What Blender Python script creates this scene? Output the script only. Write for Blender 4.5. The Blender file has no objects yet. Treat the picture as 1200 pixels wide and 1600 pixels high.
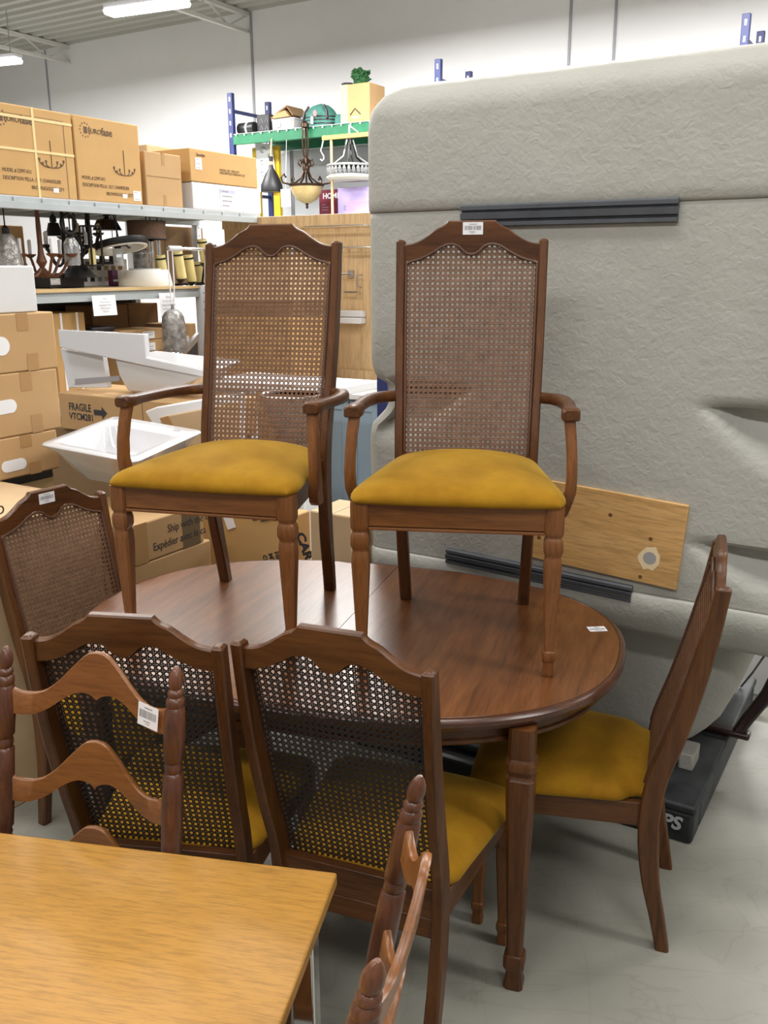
import bpy, bmesh, math, random
from mathutils import Vector, Matrix
PI = math.pi
R = math.radians
random.seed(7)
SC = bpy.context.scene
COL = SC.collection

# ------------------------------------------------------------------ camera
CAM_H, PITCH, ROLL, FPX = 1.72, R(15.0), R(0.3), 1424.0
cam_data = bpy.data.cameras.new('camera')
cam_data.sensor_fit = 'VERTICAL'
cam_data.sensor_height = 36.0
cam_data.lens = 36.0 * FPX / 1600.0
cam_data.clip_end = 200
cam = bpy.data.objects.new('camera', cam_data)
COL.objects.link(cam)
CAM_M = Matrix.Translation((0, 0, CAM_H)) @ Matrix.Rotation(PI / 2 - PITCH, 4, 'X') @ Matrix.Rotation(-ROLL, 4, 'Z')
cam.matrix_world = CAM_M
SC.camera = cam

# ------------------------------------------------------------------ exposure, world, lamps
SC.view_settings.view_transform = 'Standard'
SC.view_settings.look = 'None'
SC.view_settings.gamma = 1.0
SC.view_settings.use_curve_mapping = False
SC.view_settings.exposure = 0.10
world = bpy.data.worlds.new('world')
SC.world = world
world.use_nodes = True
world.node_tree.nodes['Background'].inputs[0].default_value = (1.0, 0.985, 0.96, 1)
world.node_tree.nodes['Background'].inputs[1].default_value = 0.36

# the hall is square to its long wall: AX runs along that wall to the left, BX runs into it
TH = math.atan2(.515, .857)
AX = Vector((-math.cos(TH), math.sin(TH), 0))
BX = Vector((math.sin(TH), math.cos(TH), 0))
ROT_A = PI / 2 - TH      # local x along BX, local y along AX (fronts of the grey shelving)
ROT_B = -TH              # local x along -AX, local y along BX (things parallel to the long wall)


def ab(a, b, z=0.0):
    return AX * a + BX * b + Vector((0, 0, z))


def area_lamp(a, b, z, sx, sy, watts, colour=(1, 0.985, 0.965)):
    d = bpy.data.lights.new('ceiling_tube_light', 'AREA')
    d.shape = 'RECTANGLE'
    d.size, d.size_y = sx, sy
    d.energy = watts
    d.color = colour
    o = bpy.data.objects.new('ceiling_tube_light', d)
    COL.objects.link(o)
    o.location = ab(a, b, z)
    o.rotation_euler = (0, 0, ROT_B)
    return o


for (a, b, w) in [(-2.5, -1.5, 100), (1.0, -1.5, 100), (4.5, -1.5, 85), (-2.5, 2.2, 100), (1.2, 1.6, 75), (4.6, 2.0, 70), (8.2, 1.8, 100),
                  (-1.0, 6.2, 220), (3.0, 6.2, 240), (7.0, 6.2, 260), (11.0, 6.2, 280), (-1.5, 9.8, 340), (2.2, 9.8, 350), (6.2, 9.9, 330), (10.5, 9.9, 350), (14.5, 7.5, 320)]:
    area_lamp(a, b, 5.0, 2.4, 0.5, w)


# ------------------------------------------------------------------ pixel rays (photo pixel -> point on a chosen plane of the place)
def ray(x, y):
    return (CAM_M.to_3x3() @ Vector(((x - 600) / FPX, -(y - 800) / FPX, -1.0)))


EYE = Vector((0, 0, CAM_H))


def on_a(x, y, a):
    r = ray(x, y)
    return EYE + r * ((a - EYE.dot(AX)) / r.dot(AX))


def on_b(x, y, b):
    r = ray(x, y)
    return EYE + r * ((b - EYE.dot(BX)) / r.dot(BX))


def on_z(x, y, z):
    r = ray(x, y)
    return EYE + r * ((z - CAM_H) / r.z)


# ------------------------------------------------------------------ mesh builder
class MB:
    def __init__(self):
        self.v, self.f, self.mi = [], [], []

    def face(self, idx, m=0):
        self.f.append(tuple(idx)); self.mi.append(m)

    def loft(self, rings, cap=True, closed=True, m=0):
        n = len(rings[0]); base = len(self.v)
        for r in rings:
            self.v += [tuple(p) for p in r]
        for i in range(len(rings) - 1):
            for j in range(n if closed else n - 1):
                a = base + i * n + j; b = base + i * n + (j + 1) % n
                self.face((a, b, b + n, a + n), m)
        if cap and closed:
            self.face(tuple(base + j for j in range(n))[::-1], m)
            self.face(tuple(base + (len(rings) - 1) * n + j for j in range(n)), m)
        return self

    def box(self, x0, x1, y0, y1, z0, z1, m=0):
        b = len(self.v)
        self.v += [(x, y, z) for z in (z0, z1) for y in (y0, y1) for x in (x0, x1)]
        for q in ((0, 2, 3, 1), (4, 5, 7, 6), (0, 1, 5, 4), (2, 6, 7, 3), (0, 4, 6, 2), (1, 3, 7, 5)):
            self.face([b + i for i in q], m)
        return self

    def obox(self, c, size, mat3, m=0):
        b = len(self.v)
        for z in (-.5, .5):
            for y in (-.5, .5):
                for x in (-.5, .5):
                    self.v.append(tuple(Vector(c) + mat3 @ Vector((x * size[0], y * size[1], z * size[2]))))
        for q in ((0, 2, 3, 1), (4, 5, 7, 6), (0, 1, 5, 4), (2, 6, 7, 3), (0, 4, 6, 2), (1, 3, 7, 5)):
            self.face([b + i for i in q], m)
        return self

    def bar(self, p, q, w, h, m=0):
        p, q = Vector(p), Vector(q); t = (q - p); L = t.length; t.normalize()
        up = Vector((0, 0, 1)) if abs(t.z) < .95 else Vector((0, 1, 0))
        s = t.cross(up).normalized(); u = s.cross(t)
        M = Matrix((t, s, u)).transposed()
        return self.obox((p + q) / 2, (L, w, h), M, m)

    def lathe(self, prof, n=16, c=(0, 0, 0), axis='z', m=0):
        rings = []
        for (r, z) in prof:
            r = max(r, 1e-4)
            ring = []
            for k in range(n):
                t = 2 * PI * k / n
                x, y = r * math.cos(t), r * math.sin(t)
                p = {'z': (x, y, z), 'y': (x, z, -y), 'x': (z, x, y)}[axis]
                ring.append((p[0] + c[0], p[1] + c[1], p[2] + c[2]))
            rings.append(ring)
        return self.loft(rings, True, True, m)

    def tube(self, pts, r, n=8, m=0, closed=False):
        pts = [Vector(p) for p in pts]; rings = []
        N = len(pts); prev = None
        for i, p in enumerate(pts):
            if closed:
                t = pts[(i + 1) % N] - pts[i - 1]
            else:
                t = pts[min(i + 1, N - 1)] - pts[max(i - 1, 0)]
            t.normalize()
            if prev is None:
                up = Vector((0, 0, 1)) if abs(t.z) < .9 else Vector((0, 1, 0))
                s = t.cross(up).normalized()
            else:
                s = (prev - t * prev.dot(t)).normalized()
            prev = s; u = s.cross(t)
            rr = r[i] if isinstance(r, (list, tuple)) else r
            rings.append([p + (s * math.cos(2 * PI * k / n) + u * math.sin(2 * PI * k / n)) * rr for k in range(n)])
        if closed:
            rings.append(rings[0])
            return self.loft(rings, False, True, m)
        return self.loft(rings, True, True, m)

    def build(self, name, mats, parent=None, smooth=True, bevel=0.0, seg=2, angle=35):
        me = bpy.data.meshes.new(name)
        me.from_pydata([tuple(p) for p in self.v], [], self.f)
        bm = bmesh.new(); bm.from_mesh(me)
        bmesh.ops.recalc_face_normals(bm, faces=bm.faces)
        bm.to_mesh(me); bm.free()
        if not isinstance(mats, (list, tuple)):
            mats = [mats]
        for mm in mats:
            me.materials.append(mm)
        if len(mats) > 1:
            me.polygons.foreach_set('material_index', self.mi)
        if smooth:
            me.shade_smooth()
            me.set_sharp_from_angle(angle=R(angle))
        o = bpy.data.objects.new(name, me)
        COL.objects.link(o)
        if parent is not None:
            o.parent = parent
        if bevel > 0:
            md = o.modifiers.new('bevel', 'BEVEL')
            md.width = bevel; md.segments = seg; md.limit_method = 'ANGLE'; md.angle_limit = R(38)
            md.harden_normals = False
        return o


def csec(cx, cy, z, hx, hy, c=.25):
    """horizontal chamfered rectangle ring"""
    k = c * min(hx, hy)
    return [(cx + a, cy + b, z) for a, b in ((-hx + k, -hy), (hx - k, -hy), (hx, -hy + k), (hx, hy - k), (hx - k, hy), (-hx + k, hy), (-hx, hy - k), (-hx, -hy + k))]


def lerp(a, b, t):
    return a + (b - a) * t


def interp(tab, x):
    if x <= tab[0][0]: return tab[0][1]
    for (x0, y0), (x1, y1) in zip(tab, tab[1:]):
        if x <= x1:
            return y0 + (y1 - y0) * (x - x0) / (x1 - x0)
    return tab[-1][1]


def smoothtab(tab, x):
    """Catmull-Rom through table"""
    if x <= tab[0][0]: return tab[0][1]
    if x >= tab[-1][0]: return tab[-1][1]
    for i in range(len(tab) - 1):
        if tab[i][0] <= x <= tab[i + 1][0]:
            x0, y0 = tab[i]; x1, y1 = tab[i + 1]
            m0 = (y1 - tab[i - 1][1]) / (x1 - tab[i - 1][0]) if i > 0 else (y1 - y0) / (x1 - x0)
            m1 = (tab[i + 2][1] - y0) / (tab[i + 2][0] - x0) if i + 2 < len(tab) else (y1 - y0) / (x1 - x0)
            h = x1 - x0; t = (x - x0) / h
            return ((2 * t ** 3 - 3 * t * t + 1) * y0 + (t ** 3 - 2 * t * t + t) * h * m0 + (-2 * t ** 3 + 3 * t * t) * y1 + (t ** 3 - t * t) * h * m1)


# ------------------------------------------------------------------ naming
def tag(o, label, cat, group=None):
    o['label'] = label; o['category'] = cat
    if group: o['group'] = group
    return o


def thing(name, label, cat, loc=(0, 0, 0), rz=0, group=None):
    o = bpy.data.objects.new(name, None)
    o.empty_display_size = .1
    COL.objects.link(o)
    o.location = loc; o.rotation_euler = (0, 0, rz)
    return tag(o, label, cat, group)


def put(o, loc, rz=0, rot=None):
    o.location = loc
    o.rotation_euler = rot if rot else (0, 0, rz)
    return o


def struct(o):
    o['kind'] = 'structure'
    return o


def dup(root, loc, rz, label, group=None):
    r = root.copy(); COL.objects.link(r)
    r.location = loc; r.rotation_euler = (0, 0, rz); r['label'] = label
    if group: r['group'] = group
    for ch in list(root.children):
        c = ch.copy(); COL.objects.link(c); c.parent = r
        for g in list(ch.children):
            d = g.copy(); COL.objects.link(d); d.parent = c
    return r


# ------------------------------------------------------------------ materials
def new_mat(name):
    m = bpy.data.materials.new(name); m.use_nodes = True
    nt = m.node_tree
    return m, nt, nt.nodes['Principled BSDF']


def P(name, col, rough=.5, metal=0.0, coat=0.0, trans=0.0, emit=None, es=0.0, spec=.5, alpha=None):
    m, nt, b = new_mat(name)
    b.inputs['Base Color'].default_value = (*col, 1)
    b.inputs['Roughness'].default_value = rough
    b.inputs['Metallic'].default_value = metal
    b.inputs['Coat Weight'].default_value = coat
    b.inputs['Specular IOR Level'].default_value = spec
    b.inputs['Transmission Weight'].default_value = trans
    if emit:
        b.inputs['Emission Color'].default_value = (*emit, 1)
        b.inputs['Emission Strength'].default_value = es
    return m


def nd(nt, kind, **kw):
    n = nt.nodes.new(kind)
    for k, v in kw.items():
        if k.startswith('i_'):
            n.inputs[k[2:].replace('_', ' ')].default_value = v
        else:
            setattr(n, k, v)
    return n


def ramp(nt, stops):
    n = nt.nodes.new('ShaderNodeValToRGB')
    e = n.color_ramp.elements
    e[0].position, e[0].color = stops[0][0], (*stops[0][1], 1)
    e[1].position, e[1].color = stops[-1][0], (*stops[-1][1], 1)
    for p, c in stops[1:-1]:
        x = e.new(p); x.color = (*c, 1)
    return n


def coords(nt, scale, rot=(0, 0, 0), kind='Object'):
    tc = nd(nt, 'ShaderNodeTexCoord'); mp = nd(nt, 'ShaderNodeMapping')
    mp.inputs['Scale'].default_value = scale; mp.inputs['Rotation'].default_value = rot
    nt.links.new(tc.outputs[kind], mp.inputs['Vector'])
    return mp.outputs['Vector']


def wood(name, dark, mid, light, axis='z', rough=.38, coat=.08, fine=1.0, bump=.12, rot=0.0):
    m, nt, b = new_mat(name)
    st = {'x': (2.2, 26, 26), 'y': (26, 2.2, 26), 'z': (26, 26, 2.2)}[axis]
    v = coords(nt, tuple(s * fine for s in st), (0, 0, rot))
    n1 = nd(nt, 'ShaderNodeTexNoise', i_Scale=1.0, i_Detail=5.0, i_Roughness=.6, i_Distortion=.8)
    nt.links.new(v, n1.inputs['Vector'])
    r1 = ramp(nt, [(.25, dark), (.5, mid), (.78, light)])
    nt.links.new(n1.outputs['Fac'], r1.inputs['Fac'])
    v2 = coords(nt, tuple(s * fine * 6 for s in st), (0, 0, rot))
    n2 = nd(nt, 'ShaderNodeTexNoise', i_Scale=1.0, i_Detail=3.0, i_Roughness=.7)
    nt.links.new(v2, n2.inputs['Vector'])
    r2 = ramp(nt, [(.35, (.55, .55, .55)), (.55, (1, 1, 1))])
    nt.links.new(n2.outputs['Fac'], r2.inputs['Fac'])
    mx = nd(nt, 'ShaderNodeMix', data_type='RGBA', blend_type='MULTIPLY')
    mx.inputs[0].default_value = .6
    nt.links.new(r1.outputs['Color'], mx.inputs[6]); nt.links.new(r2.outputs['Color'], mx.inputs[7])
    nt.links.new(mx.outputs[2], b.inputs['Base Color'])
    b.inputs['Roughness'].default_value = rough
    b.inputs['Coat Weight'].default_value = coat
    b.inputs['Specular IOR Level'].default_value = .38
    b.inputs['Coat Roughness'].default_value = .25
    bp = nd(nt, 'ShaderNodeBump', i_Strength=bump, i_Distance=.002)
    nt.links.new(n2.outputs['Fac'], bp.inputs['Height']); nt.links.new(bp.outputs['Normal'], b.inputs['Normal'])
    return m


def noisy(name, c1, c2, scale=8, rough=.6, bump=0.0, bscale=60, bdist=.003, lo=.3, hi=.7, metal=0.0, sheen=0.0, kind='Object', detail=4.0, stretch=(1, 1, 1)):
    m, nt, b = new_mat(name)
    v = coords(nt, stretch, kind=kind)
    n = nd(nt, 'ShaderNodeTexNoise', i_Scale=float(scale), i_Detail=detail, i_Roughness=.6)
    nt.links.new(v, n.inputs['Vector'])
    r = ramp(nt, [(lo, c1), (hi, c2)])
    nt.links.new(n.outputs['Fac'], r.inputs['Fac']); nt.links.new(r.outputs['Color'], b.inputs['Base Color'])
    b.inputs['Roughness'].default_value = rough
    b.inputs['Metallic'].default_value = metal
    if sheen:
        b.inputs['Sheen Weight'].default_value = sheen
        b.inputs['Sheen Roughness'].default_value = .4
    if bump:
        n2 = nd(nt, 'ShaderNodeTexNoise', i_Scale=float(bscale), i_Detail=4.0, i_Roughness=.6, i_Distortion=.6)
        nt.links.new(v, n2.inputs['Vector'])
        bp = nd(nt, 'ShaderNodeBump', i_Strength=bump, i_Distance=bdist)
        nt.links.new(n2.outputs['Fac'], bp.inputs['Height']); nt.links.new(bp.outputs['Normal'], b.inputs['Normal'])
    return m


WD, WM, WL = (.052, .018, .005), (.098, .034, .0085), (.142, .052, .0125)
M = {}
for ax in 'xyz':
    M['wood_' + ax] = wood('walnut_wood_' + ax, WD, WM, WL, ax)
LG = (.205, .075, .02)
for ax in 'xz':
    M['leg_' + ax] = wood('honey_walnut_' + ax, (.14, .048, .013), LG, (.27, .105, .03), ax)
M['table_top'] = wood('table_veneer', (.080, .027, .009), (.150, .054, .0165), (.215, .082, .027), 'y', rough=.30, coat=.3, fine=.75, rot=R(-8))
M['table_edge'] = wood('table_edge_wood', (.045, .016, .008), (.070, .024, .011), (.095, .034, .015), 'x', rough=.28, coat=.4)
M['ladder_z'] = wood('dark_maple_turned', (.050, .018, .009), (.105, .036, .016), (.165, .058, .023), 'z', rough=.35, coat=.2)
M['ladder_x'] = wood('maple_slat', (.15, .052, .012), (.205, .073, .016), (.25, .092, .021), 'x', rough=.35, coat=.2)
M['oak'] = wood('yellow_oak_veneer', (.36, .172, .026), (.395, .193, .031), (.42, .208, .036), 'x', rough=.42, coat=.1, fine=1.6, bump=.04)
M['oak_edge'] = wood('yellow_oak_edge', (.2, .09, .015), (.27, .125, .022), (.32, .15, .03), 'x', rough=.4, coat=.1)
M['ply'] = wood('pine_plywood', (.50, .27, .09), (.60, .35, .13), (.66, .41, .18), 'x', rough=.55, coat=0, fine=.9)
M['ply_light'] = wood('birch_plywood', (.60, .40, .20), (.64, .445, .235), (.67, .48, .265), 'z', rough=.6, coat=0, fine=.35, bump=.03)
M['cane_front'] = noisy('stained_cane', (.115, .049, .021), (.20, .094, .045), 40, .5)
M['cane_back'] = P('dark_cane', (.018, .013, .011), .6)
M['spline'] = P('cane_spline_wood', (.085, .035, .018), .45)


def velvet(name, c1, c2):
    m = noisy(name, c1, c2, 9, .85, .35, 160, .002, .32, .66, 0, .5)
    b = m.node_tree.nodes['Principled BSDF']
    b.inputs['Sheen Tint'].default_value = (.85, .66, .16, 1)
    b.inputs['Specular IOR Level'].default_value = .15
    return m


M['velvet'] = velvet('mustard_velvet', (.235, .107, .0045), (.33, .165, .008))
M['under'] = P('dark_webbing', (.03, .025, .02), .9)
M['paper'] = P('white_paper', (.82, .82, .84), .6)
M['ink'] = P('black_ink', (.03, .03, .035), .6)
M['ink_grey'] = P('grey_ink', (.28, .28, .3), .6)
M['ink_brown'] = P('brown_print', (.10, .055, .025), .7)


def cardboard(name, c, k=.9):
    c2 = tuple(x * k for x in c)
    return noisy(name, c2, c, 5, .8, .08, 90, .001, .3, .7, stretch=(1, 1, 1))


M['card'] = cardboard('cardboard_tan', (.47, .29, .13))
M['card_warm'] = cardboard('cardboard_warm', (.52, .31, .115))
M['card_pale'] = cardboard('cardboard_pale', (.56, .39, .22))
M['card_dark'] = cardboard('cardboard_brown', (.22, .13, .06))
M['card_white'] = cardboard('cardboard_white', (.66, .66, .66), .95)
M['tape'] = P('packing_tape', (.38, .22, .09), .3)
M['tape_pale'] = P('pale_tape', (.60, .44, .24), .3)
M['strap'] = P('plastic_strap', (.72, .55, .26), .4)
M['ceramic'] = P('white_ceramic', (.60, .60, .62), .1, coat=.4)
M['white'] = P('white_paint', (.76, .76, .77), .5)
M['white_dim'] = P('white_matte', (.62, .62, .62), .6)
M['shelf_grey'] = noisy('shelf_grey_steel', (.36, .39, .40), (.42, .45, .46), 6, .45, metal=.2)
M['shelf_light'] = P('shelf_light_steel', (.58, .60, .63), .4, .2)
M['board'] = noisy('shelf_board', (.50, .34, .15), (.58, .41, .2), 10, .7)
M['green'] = noisy('green_beam_paint', (.008, .13, .055), (.012, .17, .075), 8, .45)
M['blue'] = P('blue_rack_paint', (.014, .024, .12), .45)
M['yellow'] = P('yellow_paint', (.62, .42, .01), .45)
M['black'] = P('black_plastic', (.014, .014, .016), .45)
M['black_metal'] = P('black_metal', (.018, .017, .017), .38, .5)
M['bronze'] = P('bronze_metal', (.055, .03, .018), .4, .7)
M['rust'] = P('rust_brown_metal', (.14, .055, .03), .5, .3)
M['chrome'] = P('chrome', (.75, .76, .78), .1, 1.0)
M['steel'] = P('dull_steel', (.45, .45, .46), .35, .9)
M['zinc'] = P('zinc_wire', (.55, .56, .57), .4, .6)
M['glass'] = P('clear_glass', (.9, .92, .94), .05, trans=.85)
M['glass_grey'] = noisy('mercury_glass', (.16, .15, .14), (.42, .4, .38), 26, .15, .6, 45, .01, .35, .65, .35)
M['alabaster'] = noisy('alabaster_glass', (.52, .38, .16), (.62, .48, .24), 9, .35)
M['cream'] = P('cream_candle', (.72, .60, .26), .5)
M['drum'] = noisy('brown_drum_fabric', (.10, .055, .035), (.15, .085, .055), 60, .9)
M['teal'] = noisy('teal_tent_fabric', (.035, .155, .125), (.055, .21, .17), 12, .7)
M['plant'] = noisy('wreath_green', (.008, .05, .012), (.02, .11, .03), 30, .8)
M['maroon'] = P('maroon_card', (.16, .012, .03), .5)
M['purple'] = noisy('lilac_card', (.42, .34, .66), (.52, .42, .74), 3, .5)
M['pink'] = P('pink_card', (.72, .33, .58), .5)
M['bin'] = P('grey_plastic_bin', (.40, .39, .38), .3)
M['blue_cab'] = P('grey_blue_cabinet', (.27, .36, .45), .45)
M['rail_grey'] = noisy('dark_grey_extrusion', (.062, .066, .075), (.082, .088, .098), 20, .45)
M['pallet'] = noisy('black_pallet', (.007, .008, .009), (.036, .042, .042), 7, .6, .2, 30, .004, .35, .75)
M['mahogany'] = P('dark_mahogany', (.022, .006, .006), .3, coat=.3)
M['lampshade_white'] = P('white_lamp_shade', (.7, .68, .62), .6)
M['tube_on'] = P('lit_lamp_diffuser', (.9, .9, .95), .4, emit=(1, .98, 1.0), es=5.0)
M['house'] = P('lamp_housing', (.7, .7, .72), .4)


def fiberglass():
    m, nt, b = new_mat('fibreglass_shell')
    v = coords(nt, (1, 1, 1))
    n = nd(nt, 'ShaderNodeTexNoise', i_Scale=3.0, i_Detail=5.0, i_Roughness=.6)
    nt.links.new(v, n.inputs['Vector'])
    r = ramp(nt, [(.3, (.365, .358, .318)), (.7, (.415, .408, .365))])
    nt.links.new(n.outputs['Fac'], r.inputs['Fac']); nt.links.new(r.outputs['Color'], b.inputs['Base Color'])
    b.inputs['Roughness'].default_value = .6
    n1 = nd(nt, 'ShaderNodeTexNoise', i_Scale=42.0, i_Detail=4.0, i_Roughness=.5, i_Distortion=.9)
    n2 = nd(nt, 'ShaderNodeTexNoise', i_Scale=13.0, i_Detail=3.0, i_Roughness=.5, i_Distortion=.5)
    nt.links.new(v, n1.inputs['Vector']); nt.links.new(v, n2.inputs['Vector'])
    ad = nd(nt, 'ShaderNodeMath', operation='ADD')
    nt.links.new(n1.outputs['Fac'], ad.inputs[0]); nt.links.new(n2.outputs['Fac'], ad.inputs[1])
    bp = nd(nt, 'ShaderNodeBump', i_Strength=.30, i_Distance=.008)
    nt.links.new(ad.outputs[0], bp.inputs['Height']); nt.links.new(bp.outputs['Normal'], b.inputs['Normal'])
    return m


M['fibre'] = fiberglass()


def concrete():
    m, nt, b = new_mat('polished_concrete')
    v = coords(nt, (1, 1, 1))
    n = nd(nt, 'ShaderNodeTexNoise', i_Scale=1.6, i_Detail=7.0, i_Roughness=.65)
    nt.links.new(v, n.inputs['Vector'])
    r = ramp(nt, [(.25, (.20, .195, .164)), (.5, (.262, .256, .218)), (.75, (.31, .304, .262))])
    nt.links.new(n.outputs['Fac'], r.inputs['Fac'])
    # thin scratches: narrow bands of two stretched noises
    last = r.outputs['Color']
    for k, (sc, rt) in enumerate([((.8, 3.4, 1), .42), ((2.6, .7, 1), .95), ((.6, 2.6, 1), 2.3)]):
        vv = coords(nt, sc, (0, 0, rt))
        nn = nd(nt, 'ShaderNodeTexNoise', i_Scale=1.7, i_Detail=3.0, i_Roughness=.45, i_Distortion=.3)
        nt.links.new(vv, nn.inputs['Vector'])
        rr = ramp(nt, [(.492, (1, 1, 1)), (.4965, (.70, .67, .61)), (.501, (1, 1, 1))])
        nt.links.new(nn.outputs['Fac'], rr.inputs['Fac'])
        mx = nd(nt, 'ShaderNodeMix', data_type='RGBA', blend_type='MULTIPLY')
        mx.inputs[0].default_value = .34
        nt.links.new(last, mx.inputs[6]); nt.links.new(rr.outputs['Color'], mx.inputs[7])
        last = mx.outputs[2]
    nt.links.new(last, b.inputs['Base Color'])
    b.inputs['Roughness'].default_value = .38
    b.inputs['Specular IOR Level'].default_value = .4
    return m


M['floor'] = concrete()
M['wall'] = noisy('white_block_wall', (.78, .775, .785), (.81, .805, .81), 1.2, .7)
M['ceiling'] = P('ceiling_deck', (.40, .395, .36), .7)
M['joist'] = P('joist_paint', (.60, .59, .56), .6)


# ------------------------------------------------------------------ text
def text_mesh(name, body, size, mat, parent, loc, rot=(PI / 2, 0, 0), align='LEFT', bold=0.0, xscale=1.0, shear=0.0):
    cu = bpy.data.curves.new(name, 'FONT')
    cu.body = body; cu.size = size; cu.align_x = align; cu.offset = bold; cu.shear = shear
    cu.extrude = .0003; cu.resolution_u = 3
    tmp = bpy.data.objects.new(name, cu)
    COL.objects.link(tmp)
    dg = bpy.context.evaluated_depsgraph_get(); dg.update()
    me = bpy.data.meshes.new_from_object(tmp.evaluated_get(dg))
    bpy.data.objects.remove(tmp); bpy.data.curves.remove(cu)
    me.materials.clear(); me.materials.append(mat)
    o = bpy.data.objects.new(name, me); COL.objects.link(o)
    o.parent = parent; o.location = loc; o.rotation_euler = rot; o.scale = (xscale, 1, 1)
    return o


def barcode(mb, x0, x1, y, z0, z1, seed=1):
    rnd = random.Random(seed); x = x0
    while x < x1 - .001:
        w = rnd.choice((.0008, .0012, .002)); w = min(w, x1 - x)
        mb.box(x, x + w, y - .0004, y, z0, z1); x += w + rnd.choice((.0008, .001, .0016))


def price_sticker(parent, loc, rot, w=.052, h=.032, seed=1):
    s = MB(); s.box(-w / 2, w / 2, -.0007, 0, -h / 2, h / 2)
    o = s.build('price_sticker', M['paper'], parent); o.location = loc; o.rotation_euler = rot
    o['label'] = 'small white price sticker with a barcode'
    b = MB(); barcode(b, -w * .42, w * .42, -.0007, -h * .12, h * .22, seed)
    b.box(-w * .18, w * .2, -.0011, -.0007, h * .32, h * .37); b.box(-w * .2, w * .12, -.0011, -.0007, -h * .28, -h * .24); b.box(-w * .1, w * .1, -.0011, -.0007, -h * .38, -h * .35)
    b.build('barcode', M['ink_grey'], o)
    return o


# ================================================================== SETTING
WB = 12.9
ZC = on_b(390, 18, WB).z
mb = MB(); c = [ab(-14, -7), ab(26, -7), ab(26, WB + .2), ab(-14, WB + .2)]
mb.loft([[(p.x, p.y, -.1) for p in c], [(p.x, p.y, 0) for p in c]])
struct(mb.build('floor', M['floor'], smooth=False))
mb = MB(); c = [ab(-14, WB), ab(26, WB), ab(26, WB + .2), ab(-14, WB + .2)]
mb.loft([[(p.x, p.y, 0) for p in c], [(p.x, p.y, ZC) for p in c]])
struct(mb.build('wall_back', M['wall'], smooth=False))
# ribbed steel deck: trapezoid profile run along the wall direction
mb = MB(); prof = []; b = -3.0; up = 0
while b < WB + .1:
    for db, z in ((0, 0), (.10, 0), (.13, .05), (.22, .05), (.25, 0)):
        prof.append((b + db, z))
    b += .26
top = [(bb, .12) for bb, z in prof[::-1]]
r0 = [tuple(ab(26, bb, ZC + z)) for bb, z in prof + top]
r1 = [tuple(ab(-10, bb, ZC + z)) for bb, z in prof + top]
mb.loft([r0, r1])
struct(mb.build('ceiling', M['ceiling'], smooth=False))
# open-web joists landing on the wall
a1, a2 = on_b(108, 88, WB).dot(AX), on_b(387, 20, WB).dot(AX)
JS = (a1 - a2)
for k in range(-2, 4):
    aj = a2 + JS * k
    mb = MB(); zt, zb = ZC - .04, ZC - .30
    mb.bar(ab(aj, 1.0, zt), ab(aj, WB, zt), .09, .06); mb.bar(ab(aj, 1.0, zb), ab(aj, WB - .02, zb), .07, .05)
    n = 24
    for i in range(n):
        b0 = 1.0 + (WB - 1.0) * i / n; b1 = 1.0 + (WB - 1.0) * (i + 1) / n
        za, zz = (zb, zt) if i % 2 else (zt, zb)
        mb.bar(ab(aj, b0, za), ab(aj, b1, zz), .022, .022)
    tag(struct(mb.build('ceiling_joist', M['joist'], smooth=False)), 'white painted open-web steel roof joist under the metal deck', 'joist', 'roof joists')
for i, (x, wdt) in enumerate([(393.5, .02), (69, .016), (890.5, .016), (960.5, .016)]):
    p = on_b(x, 60, WB); a_ = p.dot(AX)
    c = [ab(a_ - wdt, WB - .02), ab(a_ + wdt, WB - .02), ab(a_ + wdt, WB), ab(a_ - wdt, WB)]
    mb = MB(); mb.loft([[(q.x, q.y, 0) for q in c], [(q.x, q.y, ZC - .02) for q in c]])
    struct(mb.build('trim_%d' % (i + 1), P('painted_conduit_%d' % i, (.33, .33, .36), .6), smooth=False))

# hanging strip lamps that show in the frame
LAMPL = ['lit strip lamp at the top edge, above the chandelier cartons', 'lit strip lamp at the left edge of the photo, hung on a wire']
for i, (x0, y0, x1, y1, z) in enumerate([(170, 19, 290, 2, 5.0), (-75, 103, 28, 93, 5.0)]):
    p, q = on_z(x0, y0, z), on_z(x1, y1, z)
    d = q - p; L = d.length; ang = math.atan2(d.y, d.x)
    t = thing('strip_lamp', LAMPL[i], 'ceiling lamp', ((p + q) / 2), ang, 'hanging strip lamps')
    s = MB(); s.loft([[(-L / 2 * k, y, zz) for y, zz in ((-.13, .0), (-.10, -.05), (.10, -.05), (.13, 0), (.08, .03), (-.08, .03))] for k in (1, -1)])
    s.build('lamp_diffuser', M['tube_on'], t, bevel=.012)
    s = MB(); s.box(-L / 2 - .02, L / 2 + .02, -.09, .09, .031, .085); s.build('lamp_housing', M['house'], t)
    for k in (-.4, .4):
        s = MB(); s.tube([(L * k, 0, .085), (L * k, 0, ZC - z)], .008, 5); s.build('hanging_wire', M['steel'], t)


# ================================================================== FIBREGLASS SHOWER SHELL ON A PALLET
def sstep(a, b, x):
    t = max(0, min(1, (x - a) / (b - a))); return t * t * (3 - 2 * t)


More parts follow.
